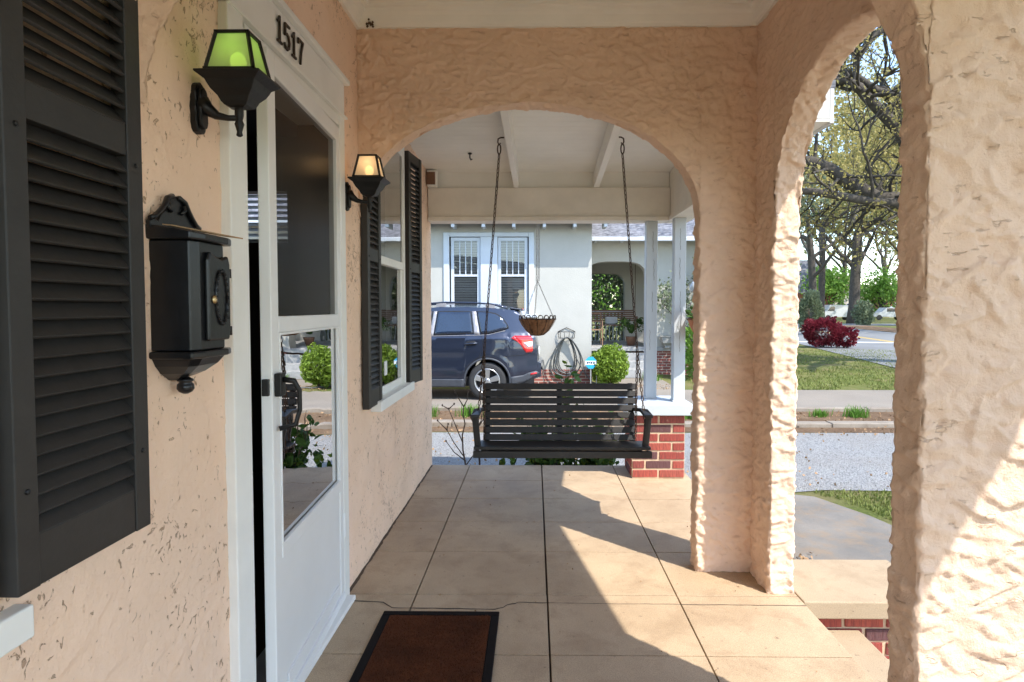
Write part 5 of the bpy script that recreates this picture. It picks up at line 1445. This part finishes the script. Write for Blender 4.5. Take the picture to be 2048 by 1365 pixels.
small('stone_planter', 'grey cast stone planter on the cream house ledge', 'planter', (3.35, 15.95, .29), [('bowl', MB().lathe([(.07, 0), (.06, .05), (.13, .12), (.16, .26), (.18, .28), (.14, .28)], 4, Matrix.Translation((3.33, 16.0 - .22, .29)), True), 'stone_step')])
# hose on its wall rack
t = thing('garden_hose', 'black garden hose looped over a wire rack on the cream wall', 'hose', (.70, 13.85, G))
mb = MB()
rx, rz = .70, .66
mb.tube([(rx + .19 * math.cos(a), NY - .03 - .12 * max(0, math.sin(a)), rz + .10) for a in np.linspace(0, math.pi, 12)], .008, 5)
mb.tube([(rx + .17 * math.cos(a), NY - .03 - .10 * max(0, math.sin(a)), rz - .04) for a in np.linspace(0, math.pi, 12)], .008, 5)
for a in np.linspace(.1, math.pi - .1, 6): mb.tube([(rx + .19 * math.cos(a), NY - .03 - .12 * math.sin(a), rz + .10), (rx + .17 * math.cos(a), NY - .03 - .10 * math.sin(a), rz - .04)], .006, 5)
mb.tube([(rx - .19, NY - .02, rz + .10), (rx, NY - .02, rz + .19), (rx + .19, NY - .02, rz + .10)], .008, 5)
mb.build('rack', 'iron_black', t, smooth=True)
mb = MB(); rg = random.Random(3)
for k in range(6):
    w = .17 + .035 * k; dpt = .80 + .05 * rg.uniform(-1, 1) + .02 * k; ph = rg.uniform(-.06, .06); yy = NY - .06 - .02 * k
    pts = []
    for a in np.linspace(0, 2 * math.pi, 30):
        z = rz - .02 - dpt * (1 - math.cos(a)) / 2; f = (1 - math.cos(a)) / 2
        pts.append((rx + ph * f + (w * (.62 + .75 * f)) * math.sin(a) * (1.0 if f < .95 else .9), yy, max(G + .02, z)))
    mb.tube(pts, .013, 6)
mb.tube([(rx + .2, NY - .12, .2), (rx + .38, NY - .2, -.12), (rx + .55, NY - .35, -.33), (rx + .95, NY - .5, G + .01), (rx + 1.4, NY - .55, G + .005)], .013, 6)
mb.tube([(rx - .3, NY - .15, G + .01), (rx, NY - .3, G + .005), (rx + .5, NY - .28, G + .01), (rx + .9, NY - .4, G + .01)], .013, 6)
mb.build('hose', 'hose', t, smooth=True)
# yard sign
t = thing('yard_sign', 'small blue octagonal security sign on a stake by the green bush', 'sign', (1.185, 13.25, G))
sx, sz = 1.185, .125
oc = [(sx + .118 * 1.05 * math.cos(math.pi / 8 + k * math.pi / 4), sz + .135 * math.sin(math.pi / 8 + k * math.pi / 4)) for k in range(8)]
MB().prism(oc, 13.24, 13.252, lambda a, b, d: (a, d, b)).build('board', 'sign_blue', t)
MB().prism([(sx - .114, sz - .045), (sx + .114, sz - .045), (sx + .114, sz + .040), (sx - .114, sz + .040)], 13.2365, 13.2395, lambda a, b, d: (a, d, b)).build('band', 'sign_white', t)
mb = MB()
for a, b, c, d in ((-.085, -.055, -.02, .02), (-.045, -.02, -.015, .02), (-.005, .03, -.02, .02), (.045, .085, .0, .022), (.045, .085, -.022, -.008)): mb.box(sx + a, sx + b, 13.233, 13.236, sz + c, sz + d)
mb.build('print', 'sign_ink', t)
MB().box(sx - .012, sx + .012, 13.253, 13.262, G - .05, sz - .02).build('stake', 'rail_grey', t)
MB().box(sx + .13, sx + .142, 13.4, 13.41, G - .05, .0).build('stake', 'rail_grey', t)

# ------------------------------------------------------------------ shrubs and trees
def bush(name, label, c, rad, n, size, mat, seed, group=None, cat='bush', flat=.75, lump=.28, core=True):
    r = np.random.default_rng(seed)
    t = thing(name, label, cat, (c[0], c[1], G), 0, group)
    d = r.normal(size=(n, 3)); d /= np.linalg.norm(d, axis=1)[:, None]
    q = r.uniform(.35, 1, n) ** .5
    k = 1 + lump * vn(d * 2.6 + seed)
    P = np.array(c) + d * (q * k)[:, None] * np.array(rad)
    P = P[P[:, 2] > G]
    leaves('foliage', P, size, mat, t, seed, .3, 1.5)
    mb = MB()
    for j in range(9):
        a = r.uniform(0, 6.28); e = np.array(c) + np.array([math.cos(a), math.sin(a), r.uniform(-.1, .6)]) * np.array(rad) * .75
        mb.tube([(c[0] + .05 * math.cos(a), c[1] + .05 * math.sin(a), G - .02), ((c[0] + e[0]) / 2, (c[1] + e[1]) / 2, (G + e[2]) / 2 + .05), tuple(e)], [.02, .013, .005], 5)
    mb.build('stem', 'twig', t, smooth=True)
    return t
bush('round_shrub', 'clipped bright green round shrub against the cream house', (1.60, 13.55, .06), (.41, .42, .44), 5200, .038, 'leaf_bright', 3, lump=.24)
bush('side_shrub', 'mid green shrub beyond the white porch posts', (4.05, 14.9, .35), (.55, .5, .75), 2600, .06, 'leaf_spring', 5)
bush('red_shrub', 'large dark red leaved shrub at the lawn edge by the street', (12.35, 27.0, .30), (.80, .8, .62), 3600, .07, 'leaf_red', 6, lump=.35)
bush('red_shrub', 'small bright red shrub touching the larger red one', (13.1, 26.5, .05), (.46, .45, .42), 1300, .07, 'leaf_red', 16, lump=.35)
bush('grey_shrub', 'grey green tall shrub behind the red shrubs', (17.5, 40.0, 1.1), (.75, .8, 1.3), 2200, .12, 'leaf_grey', 7)
bush('young_shrub', 'loose grey green shrub beside the big tree trunk', (32.9, 63.0, .7), (1.0, 1.0, 1.4), 1100, .17, 'leaf_grey', 8)
bush('evergreen_hedge', 'dark leafy hedge seen through the cream porch', (2.3, 21.0, 1.2), (1.9, .6, 1.9), 4200, .085, 'leaf_grey', 33)
for q, (x, y, w) in enumerate(((30, 118, 13), (55, 138, 14), (84, 140, 14), (12, 104, 10))):
    bush('hedgerow', ['olive hedgerow behind the far houses', 'tall pale hedgerow at the end of the street', 'hedgerow behind the brown roofed house', 'hedgerow behind the leaning oak'][q], (x, y, 2.5), (w, 3, 5.5), 4200, .55, ['leaf_olive', 'leaf_spring'][q % 2], 50 + q, 'far hedgerows', 'hedge', core=False)
bush('pink_azalea', 'low shrub with pink blossom beyond the posts', (4.45, 16.0, .55), (.35, .35, .5), 700, .05, 'petal_pink', 12)

def tree(label, base, h, r0, limbs, depth, leafn, leafs, mat, seed, group, cat='tree', spread=.6, Lf=.42, leafspread=.5):
    rg = random.Random(seed)
    t = thing('tree', label, cat, (base[0], base[1], G), 0, group)
    mb = MB(); tips = []
    pts = [Vector((base[0], base[1], G - .1))]; d = Vector((rg.uniform(-.08, .08), rg.uniform(-.08, .08), 1)).normalized()
    for k in range(5): pts.append(pts[-1] + d * h * .085); d = (d + Vector((rg.uniform(-.1, .1), rg.uniform(-.1, .1), .3)) * .3).normalized()
    mb.tube(pts, [r0 * 1.35, r0 * 1.05, r0, r0 * .95, r0 * .92, r0 * .8], 12)
    trunk_top = pts[-1]
    for k in range(limbs):
        a = 2 * math.pi * (k + rg.uniform(-.3, .3)) / limbs
        dd = Vector((math.cos(a) * .9, math.sin(a) * .9, rg.uniform(.35, 1.0)))
        grow(mb, tips, pts[rg.randint(3, 5)], dd, h * Lf * .75, r0 * .52, depth, rg, spread, 5, .10, 7, (2, 3), .74, .2)
    grow(mb, tips, trunk_top, (0.1, 0, 1), h * Lf * .8, r0 * .55, depth, rg, spread, 5, .1, 7, (2, 3), .74, .2)
    mb.build('trunk', 'bark', t, smooth=True)
    r = np.random.default_rng(seed); T = np.array([p[0] for p in tips])
    P = T[r.integers(0, len(T), leafn)] + r.normal(size=(leafn, 3)) * leafspread * np.array([1, 1, .8])
    leaves('crown', P, leafs, mat, t, seed, 0, 1.5)
    return t
# street oak: its trunk stands behind the near pier, limbs reach across the opening
ok = thing('oak_tree', 'big oak with long dark limbs reaching over the lawn', 'tree', (13.0, 18.6, G))
mb = MB(); tips = []; rg = random.Random(11)
mb.tube([(13.0, 18.6, G - .1), (12.95, 18.6, .6), (12.8, 18.5, 2.0), (12.7, 18.4, 3.2), (12.9, 18.3, 5.0), (12.6, 18.0, 7.0), (12.2, 17.8, 9.5), (11.5, 17.6, 12)], [.75, .58, .52, .55, .45, .36, .26, .12], 14)
LIMBS = [([(12.7, 18.4, 3.3), (11.6, 18.0, 3.95), (10.2, 17.7, 4.30), (9.3, 17.5, 4.35), (8.75, 17.5, 4.72), (8.2, 17.5, 5.10), (7.6, 17.5, 5.35), (6.6, 17.4, 5.5), (5.4, 17.4, 5.9)], [.36, .30, .26, .24, .23, .21, .19, .15, .08]),
         ([(11.0, 17.85, 4.1), (10.0, 17.2, 4.15), (9.0, 16.9, 4.12), (8.0, 16.7, 4.2), (7.2, 16.6, 4.38), (6.2, 16.4, 4.3)], [.17, .15, .14, .13, .11, .06]),
         ([(12.9, 18.3, 5.0), (11.4, 17.8, 4.9), (10.4, 17.5, 5.6), (9.75, 17.4, 6.25), (9.35, 17.3, 6.6), (8.95, 17.2, 7.02), (8.75, 17.2, 7.25), (8.3, 17.2, 7.42), (7.7, 17.2, 7.4), (6.8, 17.2, 7.9)], [.30, .25, .22, .20, .18, .17, .165, .15, .11, .05]),
         ([(12.6, 18.0, 7.0), (11.2, 17.7, 6.9), (10.2, 17.5, 6.95), (9.4, 17.5, 7.3), (8.7, 17.4, 7.6), (7.8, 17.4, 7.85)], [.26, .22, .19, .14, .10, .05]),
         ([(12.2, 17.8, 9.3), (10.8, 17.5, 9.1), (9.6, 17.3, 9.0), (9.0, 17.2, 8.5), (8.7, 17.2, 8.1), (8.6, 17.2, 7.8)], [.22, .18, .15, .13, .10, .05]),
         ([(12.8, 18.4, 5.6), (13.5, 20, 6.6), (14.2, 22, 7.6), (14.5, 24, 8.2)], [.30, .24, .18, .08]),
         ([(12.7, 18.2, 6.4), (14.0, 17.5, 7.5), (15.5, 17, 8.5), (17, 16.5, 9)], [.28, .22, .16, .08]),
         ([(12.7, 18.4, 4.2), (12.0, 16.2, 5.4), (11.6, 14.4, 6.2), (11.2, 12.6, 6.8)], [.26, .2, .14, .07])]
for path, rad in LIMBS:
    # roughen the limb
    pp = [Vector(p) + Vector((rg.uniform(-.05, .05), rg.uniform(-.1, .1), rg.uniform(-.05, .05))) for p in path]
    mb.tube(pp, [q_ * .82 for q_ in rad], 10)
    for k in range(1, len(pp)):
        for q in range(3):
            f = rg.random(); a = pp[k - 1].lerp(pp[k], f)
            dd = Vector((rg.uniform(-1, .6), rg.uniform(-1, 1), rg.uniform(-.35, 1.0)))
            grow(mb, tips, a, dd, rg.uniform(.8, 1.7), min(.055, rad[k] * .4), 2, rg, .7, 4, .02, 5, (2, 3), .72, .24)
mb.build('trunk', 'bark', ok, smooth=True)
r = np.random.default_rng(9); T = np.array([p[0] for p in tips])
n = 17000; P = T[r.integers(0, len(T), n)] + r.normal(size=(n, 3)) * np.array([.17, .17, .15])
leaves('crown', P, .052, 'leaf_oak', ok, 9, -.3, 1.6)
# trees along and beyond the street
tree('tall oak with forked trunk and yellow green spring foliage across the street', (34.9, 69.0), 24, .55, 6, 4, 9500, .26, 'leaf_olive', 2, 'trees beyond the street', spread=.75, Lf=.36, leafspread=.9)
tree('oak with leaning trunk behind the grey green shrub', (18.7, 42.0), 15, .25, 5, 4, 5500, .16, 'leaf_oak', 31, 'trees beyond the street', spread=.65, Lf=.40, leafspread=.6)
tree('pale yellow leaved oak standing behind the red shrubs', (25.5, 56.0), 21, .28, 5, 4, 4500, .22, 'leaf_oak', 44, 'trees beyond the street', spread=.7, Lf=.38, leafspread=.9)
tree('fresh green leaved tree beside the grey roofed brick house', (43.0, 92.0), 6.0, .22, 6, 3, 3600, .26, 'leaf_spring', 5, 'trees beyond the street', spread=.9, leafspread=1.0)
tree('low fresh green tree in front of the brown roofed house', (57.0, 104.0), 6.5, .30, 6, 3, 3600, .26, 'leaf_spring', 15, 'trees beyond the street', spread=1.0, leafspread=1.0)
for q, (x, y, h) in enumerate(((30, 110, 26), (44, 125, 28), (58, 120, 25), (72, 130, 27), (20, 95, 24), (50, 85, 23), (62, 95, 24))):
    tree(['bare branched tall tree with thin yellow foliage far beyond the street', 'hazy olive tree in the far tree line'][q % 2], (x, y), h, .5, 5, 3, 3000, .40, ['leaf_oak', 'leaf_olive'][q % 2], 60 + q, 'far tree line', spread=.7, Lf=.38, leafspread=1.5)
# the same tree line carried on along the far side of the street
src = [o for o in C.objects if o.get('group') == 'far tree line'][:2]
for q, (x, y) in enumerate(((40, 42), (52, 20), (46, 2), (60, -18), (78, 55), (85, 25), (50, 62), (44, -34))):
    c = copy_tree(src[q % 2]); c.location = (x, y, G); c.rotation_euler = (0, 0, q * 1.3)
# trees behind and beside the neighbour's house
tree('slender olive leaved tree against the cream porch wall', (4.35, 15.15), 3.7, .05, 5, 3, 2600, .05, 'leaf_grey', 70, 'garden trees', spread=.7, Lf=.30, leafspread=.16)
for q, (x, y, h, m) in enumerate(((3.2, 22.0, 7, 'leaf_dark'), (0.6, 24, 8, 'leaf_olive'), (5.6, 20.5, 6.0, 'leaf_dark'), (6.6, 24, 7.5, 'leaf_grey'))):
    tree(['dense dark evergreen behind the cream porch', 'olive tree behind the cream house roof', 'dark evergreen past the corner of the cream porch', 'grey green tree past the corner of the cream porch'][q], (x, y), h, .14, 6, 3, 5200, .11, m, 80 + q, 'garden trees', spread=.9, leafspread=.45)
# shade trees out in front, over the street, that dapple the lawn
# ------------------------------------------------------------------ far houses, cars, wires
def far_house(name, label, x0, x1, y, z1, wall, roof, zr, d=8):
    t = thing(name, label, 'house', ((x0 + x1) / 2, y, G))
    MB().box(x0, x1, y, y + d, G, z1).build('wall', wall, t)
    MB().add([(x0 - .5, y - .5, z1 - .1), (x1 + .5, y - .5, z1 - .1), (x1 + .5, y + d + .5, z1 - .1), (x0 - .5, y + d + .5, z1 - .1), (x0 - .5 if zr > 6.2 else x0 + 2.5, y + d / 2, zr), (x1 + .5 if zr > 6.2 else x1 - 2.5, y + d / 2, zr)],
             [(0, 1, 5, 4), (2, 3, 4, 5), (1, 2, 5), (3, 0, 4), (3, 2, 1, 0)]).build('roof', roof, t)
    n = max(2, int((x1 - x0) / 3.2))
    for k in range(n):
        xc = x0 + (x1 - x0) * (k + .5) / n
        f = MB().box(xc - .65, xc + .65, y - .06, y - .004, G + 1.1, G + 2.7).build('window', 'cool_white', t)
        for sx in (-1, 1):
            for sz in (0, 1): MB().box(xc + sx * .31 - .27, xc + sx * .31 + .27, y - .075, y - .061, G + 1.18 + sz * .75, G + 1.85 + sz * .75).build('pane', 'car_glass', f)
    MB().box(x0 + .4, x0 + 1.3, y - .05, y - .003, G, G + 2.1).build('door', 'cool_white', t)
    return t
far_house('brick_house', 'red brick house with steep grey roof behind the trees', 34.0, 43.5, 92, 3.6, 'brick_far', 'shingles', 8.6)
far_house('brick_house', 'low brick house with brown hipped roof beyond the parked pickup', 66, 84, 118, 3.2, 'brick_far', 'roof_brown', 6.0, 10)
far_house('brick_house', 'cream house with a pale roof at the back of the street', 56, 68, 132, 5.2, 'cream', 'roof_brown', 8.4)
def vehicle(name, label, x, y, prof, L, win):
    t = thing(name, label, 'car', (x, y, G), 0, 'white vehicles parked across the street')
    MB().prism(prof, -.9, .9, lambda a, b, d: (x + a, y + d, G + b)).build('body', 'pickup_white', t, .05)
    for w in win: MB().prism(w, -.92, .92, lambda a, b, d: (x + a, y + d, G + b)).build('window', 'car_glass', t)
    for wx in (-L * .32, L * .32):
        for s in (-.92, .78):
            w = MB().lathe([(.36, 0), (.38, .03), (.38, .18), (.36, .21)], 18, Matrix.Translation((x + wx, y + s, G + .38)) @ Matrix.Rotation(R(-90), 4, 'X')).build('wheel', 'rubber', t)
    MB().box(x + L / 2 - .02, x + L / 2 + .02, y - .85, y - .6, G + .75, G + .95).build('tail_light', 'tail_red', t)
vehicle('pickup_truck', 'white pickup truck parked across the street', 50.5, 90, [(-2.7, .45), (2.7, .45), (2.7, 1.1), (.75, 1.12), (.6, 1.75), (-.8, 1.78), (-1.4, 1.15), (-2.65, 1.05)], 5.4, [[(-.7, 1.2), (.55, 1.2), (.48, 1.65), (-.62, 1.68)]])
vehicle('white_van', 'white van parked behind the big oak trunk', 42.2, 88, [(-2.5, .45), (2.5, .45), (2.5, 2.1), (-1.3, 2.15), (-1.9, 1.3), (-2.5, 1.15)], 5.0, [[(-1.7, 1.3), (-.7, 1.3), (-.7, 1.9), (-1.2, 1.9)]])
small('wooden_trailer', 'slatted wooden trailer parked beside the white pickup', 'trailer', (58, 92, G), [('bed', MB().box(56.6, 59.6, 91.2, 92.8, G + .55, G + .75), 'wood_brown')] + [('slat', MB().box(56.6, 59.6, 91.15, 91.2, G + .85 + k * .28, G + 1.05 + k * .28), 'terracotta') for k in range(4)] + [('wheel', MB().lathe([(.34, 0), (.34, .2)], 16, Matrix.Translation((58.1, 91.0, G + .34)) @ Matrix.Rotation(R(-90), 4, 'X')), 'rubber')])
# service wires
for q, (a, b, sag, lb) in enumerate((((-3.0, 21.0, 9.2), (20.0, 24.0, 9.0), .25, 'thin pale service wire crossing in front of the oak'), ((9.9, 16.5, 9.5), (10.2, 18.0, 4.2), .0, 'thin pale cable hanging down beside the oak limbs'))):
    a = Vector(a); b = Vector(b)
    tag(MB().tube([a.lerp(b, f) - Vector((0, 0, sag * 4 * f * (1 - f))) for f in np.linspace(0, 1, 16)], .012, 5).build('service_wire', 'rail_grey', None, smooth=True), lb, 'wire')
